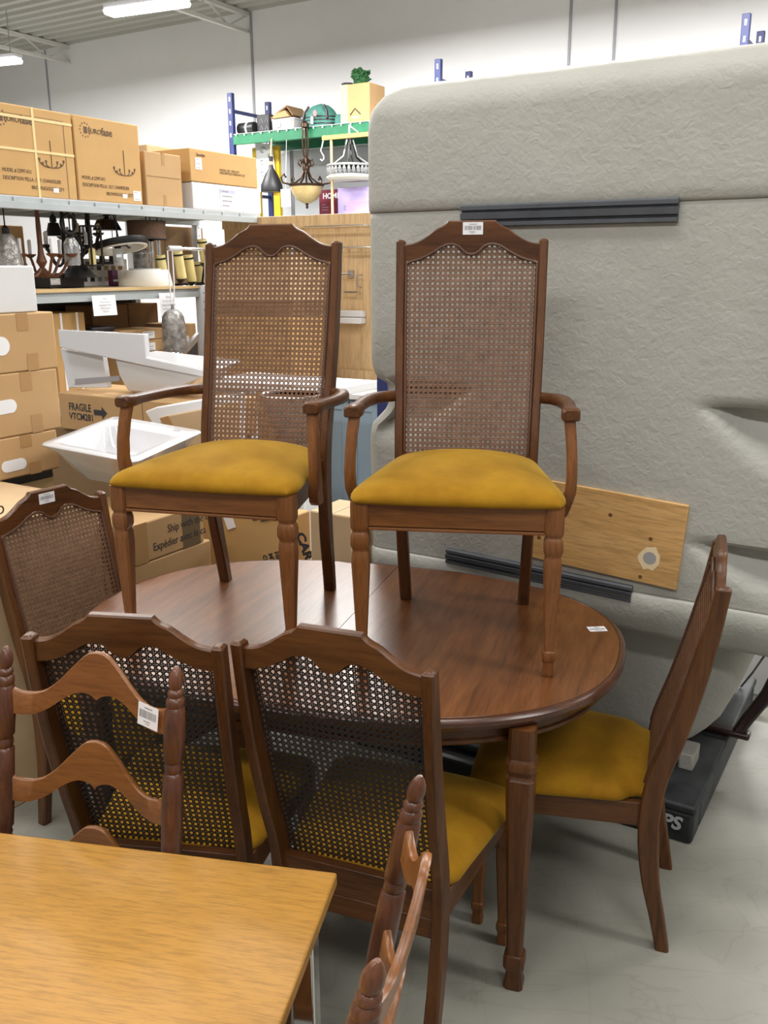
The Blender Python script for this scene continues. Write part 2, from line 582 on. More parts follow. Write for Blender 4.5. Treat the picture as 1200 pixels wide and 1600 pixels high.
SH_A, SH_B = .915, 2.68
pal = thing('pallet', 'scuffed black plastic pallet on the floor under the fibreglass shower shell', 'pallet', ab(.447, 2.568), ROT_B)
PW = 1.25
mb = MB(); mb.box(-PW, 0, 0, 1.06, .105, .132); mb.build('pallet_deck', M['pallet'], pal, bevel=.008)
mb = MB(); mb.box(-PW + .004, -.004, .004, .10, 0, .104); mb.build('front_skirt', M['pallet'], pal, bevel=.012)
mb = MB(); mb.box(-.11, -.004, .102, 1.05, 0, .104); mb.build('side_skirt', M['pallet'], pal, bevel=.012)
mb = MB(); mb.box(-PW + .004, -PW + .11, .102, 1.05, 0, .104); mb.build('side_skirt', M['pallet'], pal, bevel=.012)
_pt = on_b(1063, 1296, 2.568) - pal.location
text_mesh('pallet_lettering', 'PS', .062, P('pallet_letters', (.45, .47, .47), .6), pal, (-_pt.dot(AX), -.0045, _pt.z), align='RIGHT', bold=.0022, shear=.2)

sh = thing('shower_shell', 'large beige fibreglass shower shell standing on the black pallet, its rough back facing out', 'shower shell', ab(SH_A, SH_B, .132), ROT_B)
zs = [.168, .171, .181, .205, .25, .30, .36, .42, .48, .54, .58, .598]
rows = []
for z in zs:
    rows.append((z, lerp(.17, .12, sstep(.17, .6, z)) + (.10 if z < .169 else .05 if z < .174 else .02 if z < .19 else 0)))
rows += [(.604, .10), (.608, .06), (.614, .03), (.624, .008), (.64, -.006), (.70, -.012), (.738, -.012), (.742, -.006), (.746, .003), (.750, -.001), (.754, 0)]
z = .77
while z < 1.885:
    rows.append((z, 0)); z += .014 if 1.28 < z < 1.37 or .88 < z < .96 else .025
rows += [(1.889, 0), (1.894, .005), (1.899, -.005), (1.905, -.008)]
z = 1.93
while z < 2.17:
    rows.append((z, -.010)); z += .03
for k in range(0, 8):
    t = PI / 2 * k / 7
    rows.append((2.18 + .095 * math.sin(t), -.01 + .095 * (1 - math.cos(t))))
XLT = [(.168, -.31), (.19, -.36), (.22, -.395), (.29, -.45), (.43, -.505), (.6, -.55), (.606, -.70), (.63, -.755), (1.15, -.765), (1.19, -.755), (1.225, -.72), (1.255, -.69), (1.33, -.688), (1.345, -.70), (1.36, -.735), (1.385, -.753), (1.42, -.757), (2.15, -.757), (2.2, -.745), (2.24, -.715), (2.265, -.67), (2.275, -.64)]
XRT = [(.168, .31), (.19, .36), (.22, .395), (.29, .45), (.43, .505), (.6, .55), (.606, .70), (.63, .757), (2.15, .757), (2.2, .745), (2.24, .715), (2.275, .64)]
rings = []
NX = 56
for z, bo in rows:
    xl, xr = interp(XLT, z), interp(XRT, z)
    ring = [(xl, max(bo, 0) + .70, z - .132), (xl, bo + .3, z - .132)]
    rc = .055
    for k in range(5):
        t = PI / 2 * k / 5
        ring.append((xl + rc * (1 - math.sin(t + 0)) * 0 + rc * (1 - math.cos(t)), bo + rc * (1 - math.sin(t)), z - .132))
    for i in range(NX + 1):
        x = lerp(xl + rc, xr - rc, i / NX)
        y = bo
        for s in (1, -1):
            xx = x * s
            lo = .03 + .20 * sstep(.33, .60, xx)
            dz = 1.352 - z
            if xx > .33 and dz > 0:
                y += .075 * sstep(.335, .47, xx) * sstep(0, .022, dz) * (1 - sstep(.2, 1.0, dz / lo))
        lo = .03 + .14 * sstep(.33, .60, x); dz = .948 - z
        if x > .33 and dz > 0 and z > .76:
            y += .06 * sstep(.335, .45, x) * sstep(0, .022, dz) * (1 - sstep(.25, 1.0, dz / lo))
        ring.append((x, y, z - .132))
    for k in range(5):
        t = PI / 2 * (1 - (k + 1) / 5)
        ring.append((xr - rc * (1 - math.cos(t)), bo + rc * (1 - math.sin(t)), z - .132))
    ring += [(xr, bo + .3, z - .132), (xr, max(bo, 0) + .70, z - .132)]
    rings.append(ring)
last = rings[-1]
rings.append([(x * .98, max(y, .68), z + .002) for x, y, z in last])
mb = MB(); mb.loft(rings, cap=False, closed=False)
# back closing sheet so that the shell has body from the sides
o = mb.build('shell_body', M['fibre'], sh, angle=60)
md = o.modifiers.new('thick', 'SOLIDIFY'); md.thickness = .008; md.offset = 1
for xx in (-.385, .385):
    mb = MB(); mb.loft([csec(xx, .15, zz, .024, .05, .2) for zz in (0.0, .055)])
    mb.build('support_block', M['fibre'], sh, bevel=.003)


def extrusion(name, x0, x1, zc, hgt, parent, tilt=0.0):
    """ribbed dark strip: profile in (y,z), run along x"""
    prof = [(0, -.5), (-.018, -.5), (-.022, -.46), (-.022, -.30), (-.012, -.26), (-.012, -.20), (-.024, -.16), (-.026, .10), (-.014, .14), (-.014, .2), (-.024, .25), (-.024, .42), (-.016, .5), (0, .5)]
    r = [[(x, y * .9, z * hgt) for y, z in prof] for x in (0, x1 - x0)]
    m_ = MB(); m_.loft(r)
    o_ = m_.build(name, M['rail_grey'], parent, smooth=False)
    o_.location = (x0, -.004, zc - .132); o_.rotation_euler = (0, tilt, 0)
    o_['label'] = 'dark grey ribbed plastic strip'
    return o_


extrusion('edge_strip', -(1.315 - SH_A), -(.656 - SH_A), 1.873, .066, sh, R(.3))
extrusion('edge_strip', -(1.352 - SH_A), -(.710 - SH_A), .768, .052, sh, R(2.2))
mb = MB(); mb.box(-.245, .245, -.020, -.001, -.132, .132)
plyb = mb.build('plywood_plate', M['ply'], sh, bevel=.002)
plyb.location = (-(.815 - SH_A), 0, .928 - .132); plyb.rotation_euler = (0, R(3.6), 0)
plyb['label'] = 'pine plywood backing plate with a bolt through it'
mb = MB(); n = 16; r_ = random.Random(4)
g = [((.155 + (.028 + r_.uniform(0, .010)) * math.cos(2 * PI * k / n)), (-.050 + (.032 + r_.uniform(0, .012)) * math.sin(2 * PI * k / n))) for k in range(n)]
mb.loft([[(x, -.0204, z) for x, z in g], [(x, -.020, z) for x, z in g]]); mb.build('gouged_patch', P('raw_pine', (.78, .62, .38), .7), plyb, smooth=False)
mb = MB(); mb.lathe([(.0, .0), (.020, .0), (.020, .003), (.0, .003)], 20, (.155, -.0205, -.050), 'y')
mb.build('bolt_washer', P('washer_zinc', (.42, .41, .40), .5, .3), plyb)
mb = MB(); mb.lathe([(.011, .0036), (.011, .008), (.006, .012), (.0, .013)], 6, (.155, -.0205, -.050), 'y'); mb.build('bolt', P('bolt_zinc', (.55, .54, .53), .4, .4), plyb)
KN = P('knot_brown', (.22, .08, .025), .5)
for px_, pz_ in ((.15, .01), (.135, -.115), (-.13, .075), (-.20, -.06), (.02, .06)):
    mb = MB(); mb.lathe([(0, .0), (.0065, .0), (.005, .0004), (0, .0005)], 12, (px_, -.020, pz_), 'y')
    mb.build('wood_knot', KN, plyb)

# ================================================================== OVAL DINING TABLE
tb = thing('dining_table', 'oval walnut dining table with turned legs, two armchairs standing on it', 'dining table', (-.112, 2.429, 0), R(-17.5))
TA, TB_, TE, TZ = .775, .545, 2.38, .745


def sellipse(t, k=1.0, d=0.0):
    c_, s_ = math.cos(t), math.sin(t)
    return ((TA * k - d) * math.copysign(abs(c_) ** (2 / TE), c_), (TB_ * k - d) * math.copysign(abs(s_) ** (2 / TE), s_))


for sgn in (1, -1):
    N = 64; mb = MB()
    rings = []
    prof = [(.16, .712), (.02, .712), (.006, .716), (0, .727), (.001, .737), (.007, .743), (.012, TZ), (.0155, TZ), (.0165, TZ - .0015), (.0175, TZ)]
    for d, z in prof:
        ring = []
        for k in range(N + 1):
            t = -PI / 2 + PI * k / N
            x, y = sellipse(t, 1, d)
            ring.append((max(x, .0009) * sgn, y, z))
        rings.append(ring)
    base = len(mb.v)
    mb.loft(rings, cap=False, closed=True, m=1)
    n = N + 1
    mb.face([base + (len(rings) - 1) * n + j for j in range(n)], 0)
    mb.face([base + j for j in range(n)], 1)
    mb.build('tabletop_leaf', [M['table_top'], M['table_edge']], tb, angle=30)
mb = MB(); N = 96
ap = [(.052, .711), (.052, .672), (.047, .668), (.047, .660), (.052, .655), (.075, .655), (.075, .711)]
mb.loft([[(*sellipse(2 * PI * k / N, 1, d), z) for k in range(N)] for d, z in ap + [ap[0]]], cap=False)
mb.build('apron', M['wood_x'], tb)


def leg_rings(spec, cx, cy, ch=.3):
    return [csec(cx, cy, z, h, h, ch) for z, h in spec]


TLEG = [(.711, .030), (.640, .030), (.634, .028), (.629, .031), (.622, .0345), (.606, .0345), (.599, .030), (.590, .027), (.585, .0285), (.580, .0325), (.572, .033), (.10, .0185), (.097, .019), (.095, .0235), (.090, .0255), (.062, .0255), (.056, .0235), (.053, .020), (.046, .0185), (.030, .020), (.008, .0245), (0, .023)]
for sx, sy in ((1, -1), (-1, -1), (1, 1), (-1, 1)):
    mb = MB(); mb.loft(leg_rings(TLEG, sx * .572, sy * .392))
    mb.build('leg', M['wood_z'], tb, angle=28)
st = on_z(933, 983, TZ) - Vector(tb.location)
st.rotate(Matrix.Rotation(R(17.5), 3, 'Z'))
price_sticker(tb, (st.x, st.y, TZ + .0002), (-PI / 2, 0, R(-158)), .05, .034, 9)


# ================================================================== CANE-BACK CHAIRS
def cane(name, parent, hw, yf, zt, zb, pitch=.0143):
    """six-way woven cane between z=zb..zt; hw(z) half width, yf(z) surface; front strands brown, back strands dark"""
    m_ = MB()
    w, d = .00135, .0021
    W0 = hw(zt)

    def pt(u, z, off):
        return (u * hw(z), yf(z) + off, z)

    def strand(pa_, pb_, n, wu, wz, off, ww):
        rings_ = []
        for i in range(n + 1):
            u = lerp(pa_[0], pb_[0], i / n); z = lerp(pa_[1], pb_[1], i / n)
            rings_.append([pt(u - wu * ww / W0, z - wz * ww, off), pt(u, z, off - .0007), pt(u + wu * ww / W0, z + wz * ww, off), pt(u, z, off + .0005)])
        b0 = len(m_.v)
        for r_ in rings_: m_.v += r_
        for i in range(n):
            for j in range(4):
                a_ = b0 + i * 4 + j; b_ = b0 + i * 4 + (j + 1) % 4
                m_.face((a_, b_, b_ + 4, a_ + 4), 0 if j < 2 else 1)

    nx = int(2 * W0 / pitch)
    u0 = -nx / 2 * pitch
    for i in range(nx + 1):
        for s in (-d, d):
            u = (u0 + i * pitch + s) / W0
            if abs(u) < 1: strand((u, zb), (u, zt), 10, 1, 0, 0, w)
    nz = int((zt - zb) / pitch)
    for j in range(nz + 1):
        for s in (-d, d):
            z = zb + j * pitch + s
            if zb <= z <= zt: strand((-1, z), (1, z), 2, 0, 1, -.0006, w)
    H = zt - zb
    q = .7071
    for sg in (1, -1):
        k = -int((2 * W0 + H) / pitch) - 2
        while k < int((2 * W0 + H) / pitch) + 2:
            # line: sg*(x-u0) + (z-zb) = (k+.5)*pitch
            cst = (k + .5) * pitch
            xa, xb = -W0, W0
            za = zb + cst - sg * (xa - u0); zb_ = zb + cst - sg * (xb - u0)
            lo_t, hi_t = 0.0, 1.0
            dz = zb_ - za
            t0, t1 = (zb - za) / dz, (zt - za) / dz
            if t0 > t1: t0, t1 = t1, t0
            lo_t, hi_t = max(0, t0), min(1, t1)
            if hi_t - lo_t > .01:
                A_ = (lerp(xa, xb, lo_t) / W0, lerp(za, zb_, lo_t)); B_ = (lerp(xa, xb, hi_t) / W0, lerp(za, zb_, hi_t))
                strand(A_, B_, max(2, int(10 * (hi_t - lo_t))), q, q * sg, .0006 * sg, w * 1.1)
            k += 1
    return m_.build(name, [M['cane_front'], M['cane_back']], parent, smooth=False)


POST_Y = [(0, 0), (.09, -.018), (.20, -.042), (.33, -.056), (.42, -.055), (.50, -.044), (.61, -.012), (.75, .022), (.88, .047), (1.01, .066)]
POST_X = [(0, .177), (.34, .186), (.5, .190), (.75, .196), (1.01, .199)]
POST_HY = [(0, .017), (.1, .019), (.3, .026), (.42, .026), (.6, .025), (.75, .023), (1.0, .0175)]
CREST_T = [(0, .0505), (.066, .0505), (.0685, .047), (.077, .039), (.100, .028), (.124, .011), (.152, -.005), (.180, -.0115), (.2, -.0115)]
CREST_B = [(0, -.0375), (.012, -.035), (.021, -.0295), (.0355, -.0155), (.055, -.0095), (.079, -.0145), (.102, -.028), (.131, -.0435), (.160, -.0535), (.192, -.057)]
FLEG = [(.400, .0225), (.345, .0225), (.338, .021), (.334, .0185), (.330, .0185), (.326, .021), (.318, .0228), (.300, .0228), (.293, .020), (.289, .0185), (.285, .0185), (.281, .0205), (.275, .0215), (.070, .0125), (.067, .0130), (.065, .0155), (.060, .0165), (.046, .0165), (.041, .015), (.038, .0130), (.030, .0125), (.012, .0142), (.003, .014), (0, .0125)]


def make_chair(label, arms, group):
    t = thing('cane_armchair' if arms else 'cane_side_chair', label, 'armchair' if arms else 'chair', group=group)
    Hc = 1.050 if arms else 1.012
    top0 = 1.012
    k = (Hc - .34) / (top0 - .34)
    un = lambda z: z if z < .34 else .34 + (z - .34) / k      # back to table height
    py = lambda z: smoothtab(POST_Y, un(z)); px = lambda z: interp(POST_X, un(z)); phy = lambda z: interp(POST_HY, un(z))
    WF = .232 if arms else .226
    DL = .498 if arms else .480
    zs0 = .430 if arms else .420
    fy = -DL
    hx = .0125
    for s in (-1, 1):
        m_ = MB(); rr = []
        n = 26
        for i in range(n + 1):
            z = (Hc - .006) * i / n
            rr.append(csec(s * px(z), py(z), z, lerp(.0165, hx, sstep(.1, .5, z)), phy(z), .3))
        z = Hc - .003; rr.append(csec(s * px(z), py(z), z, hx - .002, phy(z) - .003, .4))
        z = Hc; rr.append(csec(s * px(z), py(z), z, hx - .006, phy(z) - .007, .4))
        m_.loft(rr); m_.build('rear_post', M['wood_z'], t, angle=30)
    # crest rail
    m_ = MB(); xin = px(Hc) - .011
    xs = sorted({round(x, 4) for x in [i * xin / 34 for i in range(35)] + [.066, .0685]})
    xs = [-x for x in xs[::-1] if x > 0] + xs
    rings_ = []
    for x in xs:
        zt = Hc + smoothtab(CREST_T, abs(x)) if abs(x) > .0685 else Hc + interp(CREST_T, abs(x))
        zb = Hc + smoothtab(CREST_B, abs(x))
        y = py(Hc - .02) - .004 + .003 * (1 - (x / xin) ** 2)
        e = .0035
        rings_.append([(x, y - .011, zb), (x, y - .011, zt - e), (x, y - .011 + e, zt), (x, y + .011 - e, zt), (x, y + .011, zt - e), (x, y + .011, zb)])
    m_.loft(rings_); m_.build('crest_rail', M['wood_x'], t, angle=40)
    # cane panel, near the front face of the posts and let into the crest rail
    cfy = lambda z: min(phy(z) - .0045, .0085 + max(0, Hc - .07 - z) * .08)
    zt, zb = Hc - .012, .452
    cane('cane_panel', t, lambda z: px(z) - .010, lambda z: py(z) - cfy(z), zt, zb)
    # moulded spline that frames the cane on the front
    m_ = MB(); pts = []
    for z in [.47 + (Hc - .065 - .47) * i / 14 for i in range(15)]: pts.append((-(px(z) - .0165), py(z) - cfy(z) - .004, z))
    for x in [xin * .94 * (i / 16 - 1) for i in range(33)]:
        if abs(x) < xin * .92: pts.append((x, py(Hc - .03) - .0155, Hc + smoothtab(CREST_B, abs(x)) - .003))
    for z in [Hc - .065 - (Hc - .065 - .47) * i / 14 for i in range(15)]: pts.append(((px(z) - .0165), py(z) - cfy(z) - .004, z))
    m_.tube(pts, .0042, 6); m_.build('cane_spline', M['spline'], t)
    # back rail under the cane
    m_ = MB(); m_.loft([[(s * (px(.42) - .01), py(zz) + yy, zz) for yy, zz in ((-.012, .385), (-.012, .462), (.012, .462), (.012, .385))] for s in (-1, 1)])
    m_.build('back_rail', M['wood_x'], t, bevel=.002)
    m_ = MB(); m_.box(-(px(.35) - .01), px(.35) - .01, py(.36) - .012, py(.36) + .012, .335, .384); m_.build('rear_rail', M['wood_x'], t, bevel=.002)
    # front legs and rails
    for s in (-1, 1):
        m_ = MB(); m_.loft(leg_rings([(z * zs0 / .400 if z > .28 else z, h) for z, h in FLEG], s * WF, fy, .28)); m_.build('front_leg', M['leg_z'], t, angle=28)
    m_ = MB(); m_.box(-WF + .022, WF - .022, fy - .016, fy + .006, zs0 - .058, zs0 - .001); m_.box(-WF + .022, WF - .022, fy - .0195, fy + .006, zs0 - .067, zs0 - .0595)
    m_.build('front_rail', M['leg_x'], t, bevel=.0018)
    for s in (-1, 1):
        m_ = MB()
        p0 = (s * (WF + .004), fy + .02); p1 = (s * (px(.36) + .002), py(.36) - .02)
        m_.loft([[(p[0] - s * dx, p[1], z) for dx, z in ((0, zs0 - .066), (0, zs0 - .001), (.02, zs0 - .001), (.02, zs0 - .066))] for p in (p0, p1)])
        m_.build('side_rail', M['wood_y'], t, bevel=.002)
    # cushion
    m_ = MB(); nu, nv = 30, 26
    WFc, WRc = WF + .032, .196
    ypost = -.03
    rows_ = []

    def plan(u, v):
        vv = v
        w_ = lerp(WRc, WFc, sstep(0, 1, v) * .35 + v * .65)
        cr = max(0, (v - .86) / .14)
        w_ *= 1 - .075 * cr ** 2.2
        y = lerp(py(.43) - .012, fy - .030, v) - .012 * (1 - u * u) * v
        # notch at the posts
        if v < .16: w_ = min(w_, lerp(.168, w_, sstep(.06, .16, v)))
        return u * w_, y

    def hgt(u, v):
        e = (1 - abs(u) ** 7) * (1 - abs(2 * v - 1) ** 9)
        return .004 + .034 * max(e, 0) ** .42 + .030 * (1 - u * u) * math.sin(PI * min(1, .12 + v * .9)) ** .8

    grid = []
    us = [math.sin(PI / 2 * (2 * i / nu - 1)) for i in range(nu + 1)]
    vs = [.5 - .5 * math.cos(PI * j / nv) for j in range(nv + 1)]
    b0 = 0
    for v in vs:
        for u in us:
            x, y = plan(u, v); m_.v.append((x, y, zs0 + .003 + hgt(u, v)))
    for j in range(nv):
        for i in range(nu):
            a_ = j * (nu + 1) + i; m_.face((a_, a_ + 1, a_ + nu + 2, a_ + nu + 1))
    per = [i for i in range(nu + 1)] + [j * (nu + 1) + nu for j in range(1, nv + 1)] + [nv * (nu + 1) + i for i in range(nu - 1, -1, -1)] + [j * (nu + 1) for j in range(nv - 1, 0, -1)]
    cx_, cy_ = 0, sum(m_.v[i][1] for i in per) / len(per)
    b1 = len(m_.v)
    for i in per:
        x, y, z = m_.v[i]; m_.v.append((x * .985, lerp(y, cy_, .015), zs0 + .0005))
    L = len(per)
    for i in range(L):
        m_.face((per[i], per[(i + 1) % L], b1 + (i + 1) % L, b1 + i))
    m_.face([b1 + i for i in range(L)])
    m_.build('seat_cushion', M['velvet'], t, angle=70)
    if arms:
        for s in (-1, 1):
            zz = .626
            ctr = [((px(.62) + .008), py(.62) + .0, .620, .014, .0145), (.213, py(.62) - .012, .621, .0155, .0145), (.243, -.055, .622, .0185, .014), (.262, -.11, .6235, .0195, .0135), (.270, -.18, .625, .018, .013), (.270, -.25, .627, .0165, .0125), (.267, -.31, .629, .0165, .0125), (.266, -.345, .630, .0205, .0135), (.266, -.365, .6305, .0225, .0145), (.266, -.398, .631, .0215, .0145), (.266, -.404, .631, .0185, .0115)]
            m_ = MB(); rr = []
            P2 = [Vector((s * c_[0], c_[1], c_[2])) for c_ in ctr]
            for i, c_ in enumerate(ctr):
                tt = (P2[min(i + 1, len(P2) - 1)] - P2[max(i - 1, 0)]); tt.z = 0; tt.normalize()
                nn = Vector((-tt.y, tt.x, 0)); q = .006
                hw_, hh = c_[3], c_[4]
                rr.append([P2[i] + nn * a_ + Vector((0, 0, b_)) for a_, b_ in ((-hw_ + q * .6, -hh), (hw_ - q * .6, -hh), (hw_, -hh + q * .6), (hw_, hh - q), (hw_ - q, hh), (-hw_ + q, hh), (-hw_, hh - q), (-hw_, -hh + q * .6))])
            m_.loft(rr); m_.build('armrest', M['wood_y'], t, angle=50)
            # curved support down to the side rail
            sp = [(-.378, .617, .264, .0135, .0165), (-.388, .58, .268, .013, .016), (-.397, .53, .272, .0125, .0165), (-.399, .48, .274, .0125, .018), (-.392, .44, .273, .0125, .021), (-.375, .41, .266, .0125, .025), (-.35, .38, .259, .0125, .027), (-.335, .366, .256, .0125, .022)]
            m_ = MB(); m_.loft([csec(s * x_, y_, z_, a_, b_, .35) for y_, z_, x_, a_, b_ in sp])
            m_.build('arm_support', M['leg_z'], t, angle=40)
    return t


GA = 'cane armchairs on the table'
GS = 'cane side chairs around the table'
ARM_R = make_chair('cane-back armchair on the right end of the oval table, price sticker on its crest', True, GA)
ARM_R.location = (.241, 2.597, TZ + .0005); ARM_R.rotation_euler = (0, 0, R(-7.9))
ARM_L = dup(ARM_R, (-.342, 2.752, TZ + .0005), R(-14.6), 'cane-back armchair on the left end of the oval table, no sticker on its crest', GA)
SIDE = make_chair('cane-back side chair at the right end of the oval table, seen from its side', False, GS)
SIDE.location = (.776, 2.172, 0); SIDE.rotation_euler = (0, 0, R(-108.5))
S2 = dup(SIDE, (-.079, 1.663, 0), R(158.6), 'cane-back side chair in the foreground beside the carved table leg, its back to the viewer', GS)
S3 = dup(SIDE, (-.510, 1.746, 0), R(171.3), 'cane-back side chair behind the foreground ladder-back chair, its back to the viewer', GS)
S4 = dup(SIDE, (-.997, 2.725, 0), R(55.4), 'cane-back side chair at the left end of the table, sticker on its crest', GS)
def crest_sticker(ch, x, z, Hc, seed):
    k = (Hc - .34) / (1.012 - .34)
    y = smoothtab(POST_Y, .34 + (Hc - .02 - .34) / k) + .003 * (1 - (x / .188) ** 2) - .0152
    price_sticker(ch, (x, y, Hc + z), (0, 0, 0), .056, .033, seed)
crest_sticker(ARM_R, .003, .029, 1.05, 3)
crest_sticker(S4, -.012, .024, 1.012, 4)


# ================================================================== LADDER-BACK CHAIRS
LR = [(0, .015), (.2, .018), (.45, .020), (.60, .0195), (.664, .0185), (.669, .0145), (.676, .0168), (.684, .0145), (.69, .0185), (.76, .0200), (.838, .0188), (.843, .0145), (.849, .0168), (.855, .0168), (.861, .0145), (.867, .0188), (.91, .0198), (.956, .0180), (.961, .0150), (.966, .0172), (.974, .0166), (.979, .0120), (.984, .0148), (.989, .0142), (.993, .0098), (.998, .0125), (1.006, .0138), (1.016, .0125), (1.026, .0085), (1.032, .004)]
LTOP = [(0, .096), (.12, .092), (.28, .068), (.48, .034), (.65, .016), (.85, .016), (1, .028)]
LBOT = [(0, .006), (.06, .014), (.2, .018), (.38, .006), (.55, -.014), (.75, -.027), (1, -.022)]
HWL = .178


def ladder_y(z):
    return 0 if z < .42 else (z - .42) * .165 + (z - .42) ** 2 * .03


def make_ladder(label, group):
    t = thing('ladder_back_chair', label, 'chair', group=group)
    for s in (-1, 1):
        m_ = MB(); rr = []
        zz = [z for z, r in LR]
        zz += [.1, .3, .42, .5, .55, .63, .72, .80, .93]; zz.sort()
        for z in zz:
            r_ = interp(LR, z)
            rr.append([(s * HWL + r_ * math.cos(2 * PI * k / 14), ladder_y(z) + r_ * math.sin(2 * PI * k / 14), z) for k in range(14)])
        m_.loft(rr); m_.build('rear_post', M['ladder_z'], t, angle=50)
    for zr in (.932, .765, .600):
        m_ = MB(); rr = []
        n = 40
        for i in range(n + 1):
            q = 2 * i / n - 1; x = q * (HWL - .008)
            zt, zb = zr + smoothtab(LTOP, abs(q)), zr + smoothtab(LBOT, abs(q))
            yy = ladder_y(zr) + .034 * (1 - q * q)
            dy = .165
            rr.append([(x, yy - .006 + (zb - zr) * dy, zb), (x, yy - .006 + (zt - zr) * dy, zt - .002), (x, yy - .003 + (zt - zr) * dy, zt), (x, yy + .003 + (zt - zr) * dy, zt), (x, yy + .006 + (zt - zr) * dy, zt - .002), (x, yy + .006 + (zb - zr) * dy, zb)])
        m_.loft(rr); m_.build('ladder_slat', M['ladder_x'], t, angle=45)
    m_ = MB(); rr = []
    pl = [(-.19, .0), (-.19, -.005), (-.21, -.36), (-.20, -.40), (.20, -.40), (.21, -.36), (.19, -.005), (.19, 0)]
    m_.loft([[(x * k, lerp(y, -.2, 1 - k), z) for x, y in pl] for z, k in ((.425, .97), (.43, 1), (.452, 1), (.458, .97))])
    m_.build('seat', M['ladder_x'], t)
    for s in (-1, 1):
        m_ = MB(); m_.lathe([(.014, 0), (.018, .03), (.016, .1), (.021, .2), (.015, .28), (.021, .33), (.019, .424)], 14, (s * .178, -.355, 0)); m_.build('front_leg', M['ladder_z'], t)
    m_ = MB(); m_.bar((-.178, -.355, .2), (.178, -.355, .2), .02, .02); m_.bar((-.178, -.355, .15), (-.178, 0, .15), .018, .018); m_.bar((.178, -.355, .15), (.178, 0, .15), .018, .018)
    m_.build('stretcher', M['ladder_z'], t, bevel=.006)
    return t


GL = 'ladder-back chairs at the yellow table'
L1 = make_ladder('ladder-back chair behind the far edge of the yellow table, sticker on its top slat', GL)
p, q = on_z(8, 1010, 1.032), on_z(277, 1042, 1.032)
d = (q - p).normalized(); back = Vector((-d.y, d.x, 0)); ang = math.atan2(d.y, d.x)
mid = (p + q) / 2 - back * ladder_y(1.03)
put(L1, (mid.x, mid.y, 0), ang)
p, q = on_z(656, 1210, 1.032), on_z(588, 1505, 1.032)
d = (q - p).normalized(); back = Vector((-d.y, d.x, 0)); ang = math.atan2(d.y, d.x)
mid = (p + q) / 2 - back * ladder_y(1.03)
L2 = dup(L1, (mid.x, mid.y, 0), ang, 'ladder-back chair at the right edge of the yellow table, seen edge-on', GL)
zz = .932 + .0
price_sticker(L1, (.122, ladder_y(zz) + .034 * (1 - (.122 / .17) ** 2) - .0118, zz + .002), (R(-9), 0, R(-22)), .056, .042, 6)

# ================================================================== YELLOW TABLE
kx = on_z(527, 1363, .74); lx = on_z(0, 1300, .74)
d = (kx - lx).normalized(); ang = math.atan2(d.y, d.x)
yt = thing('work_table', 'yellow oak-veneered table in the left foreground with chrome legs', 'table', (kx.x, kx.y, 0), ang)
mb = MB(); base = len(mb.v)
mb.box(-1.25, 0, -.80, 0, .716, .74)
o = mb.build('tabletop', M['oak'], yt, bevel=.004, seg=3)
mb = MB(); mb.box(-1.2, -.06, -.75, -.055, .690, .7155); mb.build('under_frame', M['black_metal'], yt)
for x, y in ((-.045, -.055), (-1.2, -.055), (-.045, -.745), (-1.2, -.745)):
    mb = MB(); mb.box(x - .02, x + .02, y - .02, y + .02, .0, .7155)
    mb.build('leg', M['chrome'], yt, bevel=.004)


# ================================================================== BACKGROUND: helpers for things on planes of the hall
def frame_at(kind, off, x, y):
    """point and rotation for a thing whose front lies in the plane a=off or b=off"""
    return (on_a(x, y, off), ROT_A) if kind == 'a' else (on_b(x, y, off), ROT_B)


def to_local(root, p):
    v = Vector(p) - Vector(root.location); v.rotate(Matrix.Rotation(-root.rotation_euler.z, 3, 'Z')); return v


def carton(label, kind, off, xl, xr, yb, yt, depth, mat='card', z0=None, z1=None, group=None, tape=None, seam=None, name='cardboard_box', cat='box', turn=0.0):
    p, rz = frame_at(kind, off, xl, yb)
    q, _ = frame_at(kind, off, xr, yb)
    t_, _ = frame_at(kind, off, xl, yt)
    w = ((q - p).dot(BX) if kind == 'a' else -(q - p).dot(AX))
    z0 = p.z if z0 is None else z0
    z1 = t_.z if z1 is None else z1
    t = thing(name, label, cat, (p.x, p.y, z0), rz + turn, group)
    h = z1 - z0
    m_ = MB(); m_.box(0, w, 0, depth, 0, h); m_.build('box_body', M[mat], t, bevel=.006, seg=2)
    if tape:
        m_ = MB(); m_.box(w * .46, w * .54, -.0012, .0, .0, h * .22); m_.build('packing_tape', M['tape'], t, smooth=False)
        m_ = MB(); m_.box(w * .46, w * .54, -.0012, depth, h, h + .0012); m_.box(w * .46, w * .54, -.0012, .0, h * .78, h + .0012); m_.build('packing_tape', M['tape'], t, smooth=False)
    if seam:
        m_ = MB(); m_.box(.01, w - .01, -.001, .0, h * seam - .002, h * seam + .002); m_.build('flap_seam', M['card_dark'], t, smooth=False)
    t['w'] = w; t['h'] = h
    return t


def polyslab(name, mats, parent, kind, off, pts, depth, bevel=.0):
    """a slab whose front outline stands in the plane, given real depth backwards"""
    L_ = [to_local(parent, frame_at(kind, off, x, y)[0]) for x, y in pts]
    m_ = MB(); m_.loft([[(v.x, v.y, v.z) for v in L_], [(v.x, v.y + depth, v.z) for v in L_]])
    return m_.build(name, mats, parent, bevel=bevel)


